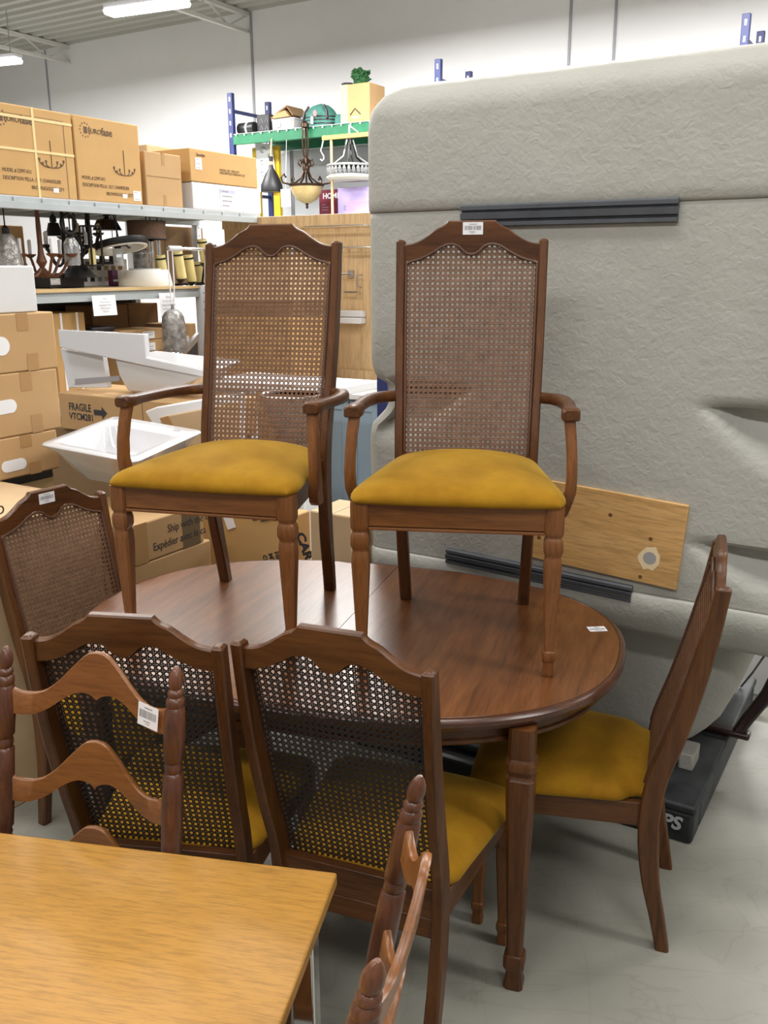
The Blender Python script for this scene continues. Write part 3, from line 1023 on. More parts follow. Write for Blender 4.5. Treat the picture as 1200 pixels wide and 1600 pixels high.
def label_plate(parent, x, z, w, h, lines=3, name='paper_label', y=-.001, seed=1, mat='paper'):
    m_ = MB(); m_.box(x, x + w, y - .0008, y, z, z + h)
    o_ = m_.build(name, M[mat], parent, smooth=False)
    m_ = MB(); r_ = random.Random(seed)
    for i in range(lines):
        zz = z + h * (.85 - .7 * i / max(1, lines - 1)) if lines > 1 else z + h * .5
        m_.box(x + w * .12, x + w * r_.uniform(.5, .88), y - .0014, y - .0008, zz - h * .035, zz + h * .035)
    m_.build('print_line', M['ink_grey'], o_, smooth=False)
    return o_


# ------------------------------------------------------------------ grey shelving unit (front parallel to BX)
SHA = 4.15
zt1 = on_a(200, 318, SHA).z; zb1 = on_a(200, 336, SHA).z
zt2 = on_a(190, 451, SHA).z; zb2 = on_a(190, 469, SHA).z
b_l = on_a(-90, 320, SHA).dot(BX); b_r1 = on_a(408, 330, SHA).dot(BX); b_r2 = on_a(316, 460, SHA).dot(BX)
su = thing('shelving_unit', 'grey steel shelving unit against the left side, lamps and cartons on it', 'shelving', ab(SHA, b_l), ROT_A)
W1, W2, SD = b_r1 - b_l, b_r2 - b_l, .62


def beam(w, zt, zb, name='shelf_beam', y0=0):
    m_ = MB()
    h = zt - zb
    prof = [(0, 0), (0, h * .62), (.012, h * .66), (.012, h), (.05, h), (.05, 0)]
    m_.loft([[(x, y0 + y, zb + z) for y, z in prof] for x in (0, w)])
    return m_.build(name, M['shelf_grey'], su, smooth=False)


beam(W1, zt1 - .008, zb1); beam(W2, zt2 - .012, zb2)
beam(W1, zt1 - .008, zb1, y0=SD - .05); beam(W2, zt2 - .012, zb2, y0=SD - .05)
mb = MB(); mb.box(0, W1, .012, SD, zt1 - .0075, zt1); mb.build('wire_deck', M['zinc'], su)
for k in range(int(W1 / .18)):
    mb = MB(); mb.box(.05 + k * .18, .075 + k * .18, .006, SD - .05, zb1 + .02, zt1 - .008)
    mb.build('deck_support', M['shelf_grey'], su, smooth=False)
mb = MB(); mb.box(0, W2 - .02, -.004, SD, zt2 - .011, zt2 + .004); mb.build('shelf_board', M['board'], su)


def dots():
    m, nt, b_ = new_mat('punched_steel')
    tc = nd(nt, 'ShaderNodeTexCoord'); sp = nd(nt, 'ShaderNodeSeparateXYZ'); nt.links.new(tc.outputs['Object'], sp.inputs[0])
    def mth(op, a_, b2):
        n_ = nd(nt, 'ShaderNodeMath', operation=op)
        for i, q_ in enumerate((a_, b2)):
            if isinstance(q_, (int, float)): n_.inputs[i].default_value = q_
            else: nt.links.new(q_, n_.inputs[i])
        return n_.outputs[0]
    fz = mth('SUBTRACT', mth('FRACT', mth('MULTIPLY', sp.outputs['Z'], 1 / .055), 0), .5)
    fz = mth('MULTIPLY', fz, .055)
    d2 = mth('ADD', mth('MULTIPLY', fz, fz), mth('MULTIPLY', sp.outputs['X'], sp.outputs['X']))
    hole = mth('LESS_THAN', d2, .0048 ** 2)
    mx = nd(nt, 'ShaderNodeMix', data_type='RGBA'); mx.inputs[6].default_value = (.60, .62, .65, 1); mx.inputs[7].default_value = (.06, .06, .07, 1)
    nt.links.new(hole, mx.inputs[0]); nt.links.new(mx.outputs[2], b_.inputs['Base Color'])
    b_.inputs['Roughness'].default_value = .4
    return m


M['punched'] = dots()
for x, y, top_ in ((W2, -.012, zt2 + .006), (W2, SD - .04, zt1), (W1, SD - .04, zt1), (0, -.012, zt2 + .006), (0, SD - .04, zt1)):
    mb = MB(); mb.box(-.022, .022, 0, .05, 0, top_)
    o = mb.build('upright', M['punched'], su, smooth=False); o.location = (x, y, 0)
mb = MB(); mb.box(0, W2, SD + .001, SD + .012, .05, zb2); mb.build('back_panel', M['black'], su)  # black sheet added to stand in for the shade below the middle shelf
zlow = .42
beam(W2, zlow, zlow - .07)
mb = MB(); mb.box(0, W2 - .02, 0, SD, zlow - .002, zlow + .014); mb.build('shelf_board', M['board'], su)
zmid = on_a(225, 585, SHA).z - .10
beam(W2, zmid, zmid - .07)
mb = MB(); mb.box(0, W2 - .02, 0, SD, zmid - .002, zmid + .014); mb.build('shelf_board', M['board'], su)
# notices taped to the lower beam
NOTE = ['Please', 'Do not touch the', 'hanging lights. Please', 'ask for assistance', 'Thank you']
for x0, y0, x1, y1, lb in ((147, 462, 183, 494, 'white paper notice taped to the middle shelf beam, left of the hanging glass pendant'), (252, 458, 276, 497, 'white paper notice hanging behind the glass pendant')):
    p = on_a(x0, y1, SHA - .025); q = on_a(x1, y1, SHA - .025); tp = on_a(x0, y0, SHA - .025)
    t = thing('paper_notice', lb, 'notice', p, ROT_A, 'paper notices')
    w, h = (q - p).dot(BX), tp.z - p.z
    m_ = MB(); m_.loft([[(x, yy, z) for x, yy, z in ((0, 0, 0), (w, -.004, .0), (w, .004, h), (0, .006, h))], [(x, yy + .001, z) for x, yy, z in ((0, 0, 0), (w, -.004, .0), (w, .004, h), (0, .006, h))]])
    m_.build('sheet', M['paper'], t, smooth=False)
    for i, s_ in enumerate(NOTE):
        text_mesh('notice_line', s_, h * (.105 if i else .12), M['ink_grey'], t, (w / 2, -.006, h * (.80 - .155 * i)), align='CENTER', xscale=.92)

# ------------------------------------------------------------------ cartons on the top shelf
ZS = zt1 + .001
GC = 'cartons on the top shelf'


def print_chandelier(parent, x, z, s):
    m_ = MB()
    m_.tube([(x, -.001, z), (x, -.001, z + s * 1.5)], s * .025, 4)
    for sg in (-1, 1):
        for r_, hh in ((.42, .28), (.68, .16), (.9, .38)):
            m_.tube([(x + sg * r_ * s * math.sin(k / 6 * PI * .5), -.001, z + s * (hh * (k / 6) ** 2 - .05)) for k in range(7)], s * .028, 4)
            m_.lathe([(0, 0), (s * .09, 0), (s * .09, .0006), (0, .0006)], 8, (x + sg * r_ * s, -.001, z + s * (hh + .0)), 'y')
    m_.build('printed_chandelier', M['ink_brown'], parent, smooth=False)


def print_logo(parent, x, z, s):
    m_ = MB()
    for k in range(12):
        t_ = 2 * PI * k / 12
        m_.lathe([(0, 0), (s * .075, 0), (s * .075, .0006), (0, .0006)], 6, (x + s * .62 * math.cos(t_), -.001, z + s * .62 * math.sin(t_)), 'y')
    m_.box(x - s * .16, x + s * .24, -.0012, -.0004, z - s * .3, z + s * .3)
    m_.build('printed_emblem', M['ink_brown'], parent, smooth=False)
    text_mesh('printed_name', 'EURO', s * .62, M['ink_brown'], parent, (x + s * .34, -.0012, z - s * .22), bold=.0005)
    text_mesh('printed_name', 'fase', s * .98, M['ink_brown'], parent, (x + s * 1.98, -.0012, z - s * .26), bold=.0012, xscale=.92)


B1 = carton('strapped chandelier carton at the left end of the top shelf', 'a', SHA + .03, -40, 120.5, 300, 156, .5, 'card_warm', ZS, on_a(110, 178, SHA + .03).z, GC)
B2 = carton('chandelier carton without straps, second on the top shelf', 'a', SHA + .03, 124, 223, 308, 181, .5, 'card_warm', ZS, on_a(217, 196, SHA + .03).z, GC)
for B, lx_ in ((B1, B1['w'] - .44), (B2, .06)):
    W_, H_ = B['w'], B['h']
    print_logo(B, lx_ + .02 + (.0 if B is B2 else -.03), H_ * .84, .058)
    print_chandelier(B, W_ - .13 if B is B2 else W_ - .155, H_ * .36, .088)
    for i, (s_, dx) in enumerate((('MODEL # 22997-013', .0), ('DESCRIPTION PELLA, 12LT CHANDELIER', .0), ('BROWN/GOLD(S), QTY', .17))):
        text_mesh('printed_text', s_, .026, M['ink_brown'], B, (lx_ - .03 + dx, -.0012, H_ * .26 - i * .038), xscale=.78 if B is B1 else .74)
    label_plate(B, W_ - .16, H_ * .26 - .085, .035, .022, 1, 'small_label')
label_plate(B2, B2['w'] - .075, .02, .06, .055, 2, 'barcode_label')
mb = MB(); W_, H_ = B1['w'], B1['h']
xs_ = W_ - .26
mb.box(xs_, xs_ + .014, -.002, -.0, 0, H_); mb.build('plastic_strap', M['strap'], B1, smooth=False)
mb = MB(); mb.box(0, W_, -.0028, -.0008, H_ * .50, H_ * .50 + .013); mb.build('plastic_strap', M['strap'], B1, smooth=False)
mb = MB(); mb.box(0, W_, -.0022, -.0008, H_ * .855, H_ * .855 + .013); mb.build('plastic_strap', M['strap'], B1, smooth=False)
mb = MB()
mb.box(W_ - .06, W_ - .055, -.001, 0, 0, H_ * .86); mb.box(0, W_ - .055, -.001, 0, H_ * .895, H_ * .9); mb.build('flap_seam', M['card_dark'], B1, smooth=False)
B3 = carton('small square carton between the chandelier cartons and the white carton', 'a', SHA + .035, 230, 286, 317, 236, .42, 'card', ZS, on_a(230, 236, SHA + .035).z, GC, tape='v', seam=.55)
B5 = carton('long white carton at the right end of the top shelf, under a tan carton', 'a', SHA + .03, 302, 408, 323, 285, .40, 'card_white', ZS, on_a(302, 284, SHA + .03).z, GC)
label_plate(B5, B5['w'] * .38, .015, .15, B5['h'] * .78, 4, 'shipping_label')
mb = MB(); mb.box(B5['w'] * .38, B5['w'] * .38 + .15, -.0022, -.0018, .015 + B5['h'] * .60, .015 + B5['h'] * .74); mb.build('label_band', P('label_band_mauve', (.42, .42, .6), .6), B5, smooth=False)
B4 = carton('long tan carton lying on the white carton, right end of the top shelf', 'a', SHA + .03, 298, 402, 283, 233, .42, 'card_warm', ZS + B5['h'] + .002, on_a(298, 231, SHA + .03).z, GC)
label_plate(B4, .05, B4['h'] * .38, .06, .07, 3, 'small_label')
print_logo(B4, .07, B4['h'] * .82, .022)
text_mesh('printed_text', 'MODEL NO. 20376-017', .02, M['ink_brown'], B4, (B4['w'] * .42, -.0012, B4['h'] * .42))
text_mesh('printed_text', 'DESCRIPTION PENDANT 6LT', .02, M['ink_brown'], B4, (B4['w'] * .42, -.0012, B4['h'] * .33))
carton('flat pale carton standing behind the small square carton on the top shelf', 'a', SHA + .46, 235, 312, 316, 240, .12, 'card_pale', ZS, on_a(240, 227, SHA + .46).z, GC)

# ------------------------------------------------------------------ lamps hung under the top shelf
GH = 'lamps hanging under the top shelf'
ZH = zb1 - .004


def hang(name, label, x, y, da, cat='hanging lamp', group=GH):
    """Empty at the lamp's body; returns thing and the length of wire up to the shelf"""
    p = on_a(x, y, SHA + da)
    t = thing(name, label, cat, p, ROT_A, group)
    return t, zb1 + .03 - p.z


def wire(t, ln, x=0, y=0, z0=0, r=.004, mat='black_metal'):
    m_ = MB(); m_.tube([(x, y, z0), (x, y, ln)], r, 6); m_.build('hanging_wire', M[mat], t)


def arm_chandelier(label, x, y, da, rad, n, mat, cup='white', drop=.10, candle=.07, stem=.014, phase=.2):
    t, ln = hang('chandelier', label, x, y, da)
    m_ = MB(); m_.lathe([(0, -drop), (.012, -drop + .01), (.026, -drop + .03), (.012, -drop + .06), (.03, -drop * .3), (.018, 0), (stem, .04), (stem, ln * .6), (stem * .7, ln)], 12)
    m_.build('stem', M[mat], t)
    for k in range(n):
        th = 2 * PI * k / n + phase; c_, s_ = math.cos(th), math.sin(th)
        m_ = MB(); pts = []
        for i in range(11):
            u = i / 10; r_ = rad * u; z = -drop * .5 - .055 * math.sin(PI * min(1, u * 1.15)) + .05 * u ** 3
            pts.append((c_ * r_, s_ * r_, z))
        m_.tube(pts, .0085, 6)
        ze = pts[-1][2]
        m_.lathe([(0, 0), (.012, .0), (.03, .012), (.034, .02), (0, .02)], 10, (c_ * rad, s_ * rad, ze))
        m_.build('arm', M[mat], t)
        m_ = MB(); m_.lathe([(.010, .02), (.010, .02 + candle), (.006, .025 + candle)], 8, (c_ * rad, s_ * rad, ze)); m_.build('candle_tube', M[cup], t)
    return t


def pendant(label, x, y, da, prof, mat, name='pendant_lamp', wmat='black_metal', cap=.02):
    t, ln = hang(name, label, x, y, da)
    m_ = MB(); m_.lathe(prof, 18); m_.build('lamp_shade', M[mat], t)
    top = max(z for r_, z in prof)
    m_ = MB(); m_.lathe([(.0, top), (cap, top), (cap, top + .03), (.006, top + .045)], 10); m_.build('socket', M['black_metal'], t)
    wire(t, ln, z0=top + .04)
    return t


# back panel of stock behind the hanging lamps
pendant('frosted glass bell lamp at the left end under the top shelf', 12, 396, .20, [(.0, .10), (.03, .10), (.055, .06), (.07, 0), (.078, -.07), (.072, -.07), (.05, .05)], 'glass_grey')
arm_chandelier('rust-brown scroll chandelier, largest under the top shelf', 64, 398, .22, .165, 6, 'rust', 'white', .13, .075)
arm_chandelier('black chandelier hanging just right of the rust-brown one', 101, 388, .36, .125, 5, 'black_metal', 'white', .10, .07, phase=.6)
pendant('clear glass jar pendant right of the black chandelier', 112, 392, .12, [(0, .07), (.025, .07), (.042, .04), (.045, -.07), (.04, -.08), (.041, .03)], 'glass')
arm_chandelier('small black chandelier behind the flat ring lamp', 138, 372, .44, .085, 4, 'black_metal', 'cream', .08, .05, phase=.1)
t, ln = hang('scroll_bracket', 'black round scroll bracket hung close under the top shelf', 107, 350, .10)
mb = MB(); mb.tube([(.05 * math.cos(k * PI / 10), 0, .05 * math.sin(k * PI / 10)) for k in range(20)], .011, 6, closed=True); mb.build('scroll_ring', M['black_metal'], t); wire(t, ln, z0=.05)
t, ln = hang('lantern_frame', 'black tall lantern frame hanging left of the flat ring lamp', 144, 398, .16)
mb = MB()
for sx in (-1, 1):
    for sy in (-1, 1): mb.bar((sx * .04, sy * .04, -.06), (sx * .04, sy * .04, .16), .009, .009)
for z in (-.06, .16):
    mb.bar((-.04, -.04, z), (.04, -.04, z), .009, .009); mb.bar((-.04, .04, z), (.04, .04, z), .009, .009); mb.bar((-.04, -.04, z), (-.04, .04, z), .009, .009); mb.bar((.04, -.04, z), (.04, .04, z), .009, .009)
mb.build('frame', M['black_metal'], t); mb = MB(); mb.lathe([(.02, -.06), (.02, .03), (.008, .04)], 8); mb.build('candle_tube', M['cream'], t); wire(t, ln, z0=.16)
pendant('black wide cone shade hanging low over the middle shelf', 122, 420, .28, [(.015, .06), (.02, .05), (.11, -.05), (.105, -.05)], 'black')
pendant('small black bell pendant high under the top shelf, left of the scroll bracket', 84, 358, .50, [(.01, .04), (.03, .035), (.05, -.04), (.046, -.04)], 'black_metal')
pendant('dark bronze dome pendant high under the top shelf beside the drum shade', 167, 352, .36, [(.01, .05), (.06, .03), (.09, -.03), (.085, -.03)], 'bronze')
t, ln = hang('bar_lamp', 'thin black bar lamp hanging level below the ring lamp', 160, 411, .42)
mb = MB(); mb.bar((-.13, 0, 0), (.13, 0, 0), .016, .016); mb.build('bar', M['black_metal'], t)
for xx in (-.10, .10):
    wire(t, ln, xx, 0, .008, .003)
for xx in (-.08, .0, .08):
    mb = MB(); mb.lathe([(0, .008), (.018, .008), (.016, .05), (0, .05)], 10, (xx, 0, 0)); mb.build('bulb_socket', M['bronze'], t)
arm_chandelier('thin bronze chandelier at the back, between the black chandelier and the ring lamp', 118, 376, .56, .08, 5, 'bronze', 'white', .09, .05, phase=.9)
# flat ring lamp
t, ln = hang('ring_lamp', 'flat ring lamp, black outside and white inside, under the top shelf', 188, 384, .16)
t.rotation_euler = (R(-13), 0, ROT_A)
mb = MB(); RR_ = .165
mb.loft([[(RR_ * k * math.cos(2 * PI * i / 40), RR_ * k * math.sin(2 * PI * i / 40), z) for i in range(40)] for k, z in ((1, -.018), (1.02, -.012), (1.02, .022), (.97, .022), (.97, -.012), (1, -.018))], cap=False)
mb.build('outer_band', M['black_metal'], t)
mb = MB(); mb.loft([[(RR_ * k * math.cos(2 * PI * i / 40), RR_ * k * math.sin(2 * PI * i / 40), z) for i in range(40)] for k, z in ((.968, -.024), (.968, .018), (.84, .018), (.84, -.024), (.968, -.024))], cap=False)
mb.build('inner_diffuser', M['lampshade_white'], t)
mb = MB(); mb.lathe([(0, .0), (.05, .0), (.06, .03), (.03, .045), (0, .05)], 14); mb.build('hub', M['black_metal'], t)
for th in (.4, 2.5, 4.6): 
    mb = MB(); mb.bar((0, 0, .02), (RR_ * .95 * math.cos(th), RR_ * .95 * math.sin(th), .0), .01, .006); mb.build('spoke', M['black_metal'], t)
wire(t, ln, z0=.05)
t, ln = hang('drum_shade_lamp', 'brown fabric drum shade with dark trim under the top shelf', 229, 360, .18)
mb = MB(); mb.lathe([(.118, -.055), (.118, .055), (.112, .055), (.112, -.055), (.118, -.055)], 28); mb.build('lamp_shade', M['drum'], t)
for z in (-.056, .05):
    mb = MB(); mb.lathe([(.120, z), (.120, z + .007), (.111, z + .007), (.111, z), (.12, z)], 28); mb.build('shade_trim', M['black'], t)
wire(t, ln, z0=.0)
pendant('clear glass cylinder pendant hanging below the ring lamp', 185, 402, .14, [(0, .05), (.03, .05), (.032, -.05), (.028, -.05), (.028, .045)], 'glass')
for lb, x, y, da in (('chrome tube pendant, left one behind the white round lamp', 238, 402, .34), ('chrome tube pendant, right one behind the white round lamp', 249, 398, .40)):
    pendant(lb, x, y, da, [(.014, .10), (.014, -.11), (.010, -.11)], 'chrome', cap=.016)
for i, (x, y, da, hh) in enumerate(((254, 420, .16, .17), (281, 414, .10, .17), (297, 419, .14, .17), (311, 425, .26, .13), (318, 392, .10, .15))):
    lb = ['cream candle-tube wall lamp leaning furthest left of the row', 'cream candle-tube wall lamp second from left, behind the white cord', 'cream candle-tube wall lamp third from left in the leaning row', 'short cream candle-tube wall lamp behind the third one', 'cream candle-tube wall lamp beside the chair post, above the others'][i]
    p = on_a(x, y, SHA + da)
    t = thing('candle_wall_lamp', lb, 'lamp', (p.x, p.y, p.z), ROT_A, 'cream candle-tube wall lamps')
    mb = MB(); mb.lathe([(.0, -hh * .5), (.030, -hh * .5), (.030, hh * .5), (.024, hh * .5), (.024, -hh * .45)], 16); o = mb.build('candle_tube', M['cream'], t); o.rotation_euler = (0, R(-9), 0)
    mb = MB(); mb.lathe([(.033, hh * .34), (.033, hh * .40), (.026, hh * .40), (.026, hh * .34), (.033, hh * .34)], 16); o2 = mb.build('collar', M['black_metal'], t); o2.rotation_euler = (0, R(-9), 0)
    zf = zt2 + .005 - p.z
    mb = MB(); mb.lathe([(.0, -hh * .5 - .002), (.034, -hh * .5 - .002), (.02, -hh * .5 - .02), (.008, -hh * .5 - .03)], 12); mb.tube([(0, 0, -hh * .5 - .02), (.03, .05, zf * .9), (.05, .08, zf)], .008, 6)
    mb.lathe([(0, zf), (.04, zf), (.04, zf + .012), (0, zf + .012)], 14, (.05, .08, 0)); mb.build('bracket', M['black_metal'], t)
# on the middle shelf board
Z2 = zt2 + .005
p = on_a(228, 447, SHA + .2)
t = thing('ceiling_light', 'white round flush lamp standing upside down on the middle shelf', 'lamp', (p.x, p.y, Z2), ROT_A)
mb = MB(); mb.lathe([(0, 0), (.165, 0), (.168, .01), (.150, .095), (.145, .10), (0, .10)], 32); mb.build('lamp_body', M['lampshade_white'], t)
mb = MB(); mb.lathe([(0, .10), (.10, .10), (.10, .108), (0, .108)], 24); mb.build('cap_plate', M['white_dim'], t)
p = on_a(222, 430, SHA + .32)
t = thing('glass_lantern', 'chrome and glass lantern behind the white round lamp', 'lantern', (p.x, p.y, Z2), ROT_A)
mb = MB(); mb.lathe([(.05, 0), (.05, .20), (.06, .205), (.06, .215), (.02, .25), (.01, .29)], 16); mb.build('lantern_body', M['glass_grey'], t)
mb = MB(); mb.lathe([(.058, .20), (.058, .215), (.03, .23), (.012, .30), (0, .30)], 14); mb.build('lantern_cap', M['chrome'], t)
pp = on_a(106, 452, SHA + .3)
t = thing('black_appliance_box', 'low black box at the left of the middle shelf under the chandeliers', 'box', (pp.x, pp.y, Z2), ROT_A)
mb = MB(); mb.box(-.13, .13, 0, .2, 0, .085); mb.build('box_body', M['black'], t, bevel=.006)
label_plate(t, -.12, .02, .07, .035, 2, 'small_label')
p = on_a(176, 447, SHA + .50)
t = thing('printed_carton', 'white carton printed with small pictures, at the back of the middle shelf', 'box', (p.x, p.y, Z2), ROT_A)
mb = MB(); mb.box(-.26, .14, 0, .06, 0, .17); mb.build('box_body', M['card_white'], t, bevel=.004)
r_ = random.Random(5)
for k in range(12):
    x = -.24 + .06 * (k % 6); z = .03 + .07 * (k // 6)
    mb = MB(); mb.box(x, x + .035, -.001, 0, z, z + .028); mb.build('printed_picture', M[r_.choice(['ink_grey', 'card_dark', 'black', 'tape'])], t, smooth=False)
p = on_a(181, 444, SHA + .40)
t = thing('leaflet_box', 'small purple carton standing on the middle shelf left of the round lamp', 'box', (p.x, p.y, Z2), ROT_A)
mb = MB(); mb.box(-.025, .025, 0, .04, 0, .10); mb.build('box_body', P('plum_card', (.10, .015, .07), .5), t, bevel=.003)
label_plate(t, -.02, .03, .04, .012, 1, 'small_label')
# stock that closes the view behind the lamps, at the back of the shelf
for lb, xl, xr, mt, hh in (('tan carton standing at the far left back of the middle shelf', -30, 46, 'card', .36), ('dark brown carton standing at the right back of the middle shelf', 262, 322, 'card_dark', .40)):
    carton(lb, 'a', SHA + .66, xl, xr, 452, 380, .2, mt, Z2, Z2 + hh, 'cartons behind the hanging lamps')
# chrome hanging rod with the glass pendant
p0 = on_a(262, 388, SHA - .12); p1 = on_a(322, 389, SHA - .12)
t = thing('display_rod', 'bent chrome rod sticking out below the top shelf, cords wound on it', 'rod', p0, ROT_A)
L_ = (p1 - p0).dot(BX)
mb = MB(); mb.tube([(0, 0, 0), (L_ * .9, 0, 0), (L_ * .97, 0, -.012), (L_, .01, -.04), (L_, .02, -.33)], .0095, 8); mb.build('rod', M['chrome'], t)
mb = MB()
for k in range(9): mb.lathe([(.012, -.004), (.017, 0), (.012, .004)], 10, (.015 + k * .012, 0, 0), 'x')
mb.build('cord_winding', M['white'], t)
pg_ = on_a(272, 520, SHA - .12)
t = thing('glass_pendant', 'tall dome-topped mercury glass pendant hanging on white cords', 'pendant lamp', pg_, ROT_A)
mb = MB(); mb.lathe([(.012, .14), (.03, .138), (.052, .122), (.066, .095), (.072, .05), (.075, -.10), (.072, -.118), (.066, -.12), (.068, -.10), (.064, .05), (.045, .118), (.012, .13)], 26); mb.build('lamp_shade', M['glass_grey'], t)
mb = MB(); mb.lathe([(.076, -.112), (.078, -.118), (.075, -.124), (.07, -.118), (.076, -.112)], 26); mb.build('rim', M['chrome'], t)
for xx in (-.012, .028):
    mb = MB(); mb.tube([(xx * .4, 0, .14), (xx, 0, .3), (xx, 0, p0.z - pg_.z - .012)], .004, 6); mb.build('cord', M['white'], t)
mb = MB(); mb.lathe([(.0, .13), (.010, .13), (.010, .17), (0, .175)], 10); mb.build('socket', M['steel'], t)

# ------------------------------------------------------------------ cartons and trays under the middle shelf
GU = 'small labelled cartons under the middle shelf'
UB = SHA + .10
zc = zmid + .015
ya = [on_a(200, y, UB).z for y in (560, 548, 530, 513)]
hprev = zc
for i, (yt, lb) in enumerate(((552, 'small labelled carton, bottom of the stack under the middle shelf'), (533, 'small labelled carton, middle of the stack under the middle shelf'), (515, 'small labelled carton, top of the stack under the middle shelf'))):
    z1 = on_a(215, yt, UB).z
    B = carton(lb, 'a', UB, 190, 257, 560, yt, .22, 'card', hprev + .001, z1, GU)
    label_plate(B, B['w'] * .52, B['h'] * .12, .10, B['h'] * .66, 3, 'shipping_label', seed=i)
    hprev = z1
BS = carton('strapped tan carton under the left part of the middle shelf', 'a', UB, 88, 138, 560, 487, .3, 'card_warm', zc + .001, on_a(120, 488, UB).z, GU)
for f_ in (.22, .72):
    mb = MB(); mb.box(BS['w'] * f_, BS['w'] * f_ + .014, -.0015, 0, 0, BS['h']); mb.build('plastic_strap', M['paper'], BS, smooth=False)
carton('dark carton under the middle shelf behind the notice', 'a', SHA + .34, 150, 205, 560, 476, .24, 'card_dark', zc + .001, on_a(190, 476, SHA + .34).z, GU)
carton('dark carton under the middle shelf left of the glass pendant', 'a', SHA + .46, 206, 252, 560, 474, .2, 'card_dark', zc + .001, on_a(220, 474, SHA + .46).z, GU)
B = carton('tan carton with a white label beside the shelf upright', 'a', UB, 283, 309, 560, 508, .3, 'card', zc + .001, on_a(290, 506, UB).z, GU)
label_plate(B, .015, B['h'] * .45, .07, .12, 3, 'shipping_label')
p = on_a(176, 515, UB + .02)
t = thing('black_tray', 'flat black tray lying on the small cartons under the middle shelf', 'tray', (p.x, p.y, hprev + .001), ROT_A)
mb = MB(); mb.box(-.16, .02, 0, .2, 0, .03); mb.build('tray_body', M['black'], t, bevel=.008)
t = thing('mesh_panel', 'grey tilted mesh panel leaning beside the shelf upright', 'panel', on_a(298, 556, SHA - .06), ROT_A)
polyslab('panel_face', M['zinc'], t, 'a', SHA - .06, [(279, 557), (311, 520), (313, 575), (300, 572)], .03, .002)
polyslab('panel_mesh', M['rail_grey'], t, 'a', SHA - .062, [(289, 556), (309, 534), (310, 566), (300, 563)], .002)

# ------------------------------------------------------------------ far pallet rack along the wall
RB = 11.66
RD = .92
zr = on_b(470, 200, RB).z
zr_lo = on_b(470, 217, RB).z
ALL = [(358, 145), (683, 92), (1155, 22)]
aL = [on_b(x, 150, RB).dot(AX) for x, y in ALL]
rk = thing('pallet_rack', 'blue and green pallet rack along the long white wall', 'rack', ab(aL[0], RB), ROT_B)
for i, (x, y) in enumerate(ALL):
    xx = aL[0] - aL[i]; top = on_b(x, y, RB).z
    for yy in (0, RD):
        mb = MB(); mb.box(xx - .045, xx + .045, yy, yy + .07, 0, top); o = mb.build('upright', M['blue'], rk, bevel=.006)
        for k in range(4):
            h_ = MB(); h_.box(xx - .012, xx + .012, yy - .001, yy, top - .12 - .17 * k, top - .06 - .17 * k); h_.build('slot', M['paper'], o, smooth=False)
    for k in range(3):
        mb = MB(); z_ = top - .25 - k * 1.2
        mb.bar((xx, .03, z_), (xx, RD + .03, z_), .03, .05); mb.build('brace', M['blue'], rk)
for i in range(2):
    x0, x1 = aL[0] - aL[i] + .05, aL[0] - aL[i + 1] - .05
    for yy in (-.01, RD + .02):
        mb = MB(); mb.box(x0, x1, yy, yy + .06, zr_lo, zr - .03); mb.box(x0, x1, yy + .02, yy + .06, zr - .03, zr); mb.build('beam', M['green'], rk, bevel=.004)
    n = int((x1 - x0) / .16)
    mb = MB(); mb.box(x0, x1, .0, RD, zr + .001, zr + .008); mb.build('wire_deck', M['zinc'], rk)
    for k in range(min(n, 40)):
        mb = MB(); xk = x0 + .05 + k * (x1 - x0 - .1) / max(1, min(n, 40)); mb.box(xk, xk + .02, -.014, .0, zr - .028, zr + .004); mb.build('deck_hook', M['zinc'], rk, smooth=False)
for x in (.16, .55):
    mb = MB(); mb.box(x, x + .12, .30, .36, 0, zr_lo - .02); mb.build('yellow_column', M['yellow'], rk)
mb = MB(); mb.box(.02, 8.0, RD + .10, RD + .12, 0, zr_lo - .04); mb.build('back_panel', P('pale_rack_panel', (.55, .57, .59), .6), rk)
mb = MB(); mb.bar((.0, .1, zr_lo - .75), (.42, .5, zr_lo - .02), .05, .05); mb.build('diagonal_brace', M['blue'], rk)
# on the rack's green shelf
GR = 'goods on the green rack shelf'
ZR = zr + .009


def onrack(name, label, cat, x, dy, grp=GR):
    p = on_b(x, 200, RB + dy)
    return thing(name, label, cat, (p.x, p.y, ZR), ROT_B, grp)


PXM = 15 / FPX     # metres per photo pixel at the rack
t = onrack('rolled_mat', 'black rolled mat lying at the left end of the green shelf', 'roll', 387, .2)
mb = MB(); mb.lathe([(.0, -.15), (.085, -.15), (.09, -.14), (.09, .14), (.085, .15), (0, .15)], 18, (0, 0, .09), 'x'); mb.build('roll', M['black'], t)
mb = MB(); mb.lathe([(.092, -.01), (.092, .02), (.088, .02), (.088, -.01)], 18, (.02, 0, .09), 'x'); mb.build('band', M['paper'], t)
t = onrack('black_crate', 'black patterned crate beside the rolled mat on the green shelf', 'crate', 411, .2)
mb = MB(); mb.box(-.12, .12, 0, .3, 0, .27); mb.build('crate_body', M['black'], t, bevel=.01)
for k in range(4):
    mb = MB(); mb.tube([(-.06 + .05 * (k % 2) * 2, -.002, .08 + .1 * (k // 2) - .03), (-.03 + .05 * (k % 2) * 2, -.002, .08 + .1 * (k // 2) + .03), (.0 + .05 * (k % 2) * 2, -.002, .08 + .1 * (k // 2) - .03)], .006, 5); mb.build('crate_pattern', M['ink_grey'], t)
t = onrack('storage_bin', 'translucent grey plastic bin on the green shelf with cardboard on top', 'bin', 440, .12)
mb = MB(); mb.loft([csec(0, .2, z, hx_, .2, .2) for z, hx_ in ((0, .195), (.15, .21), (.155, .22), (.175, .22))]); mb.build('bin_body', M['bin'], t)
label_plate(t, -.1, .05, .08, .08, 3, 'small_label', y=-.012)
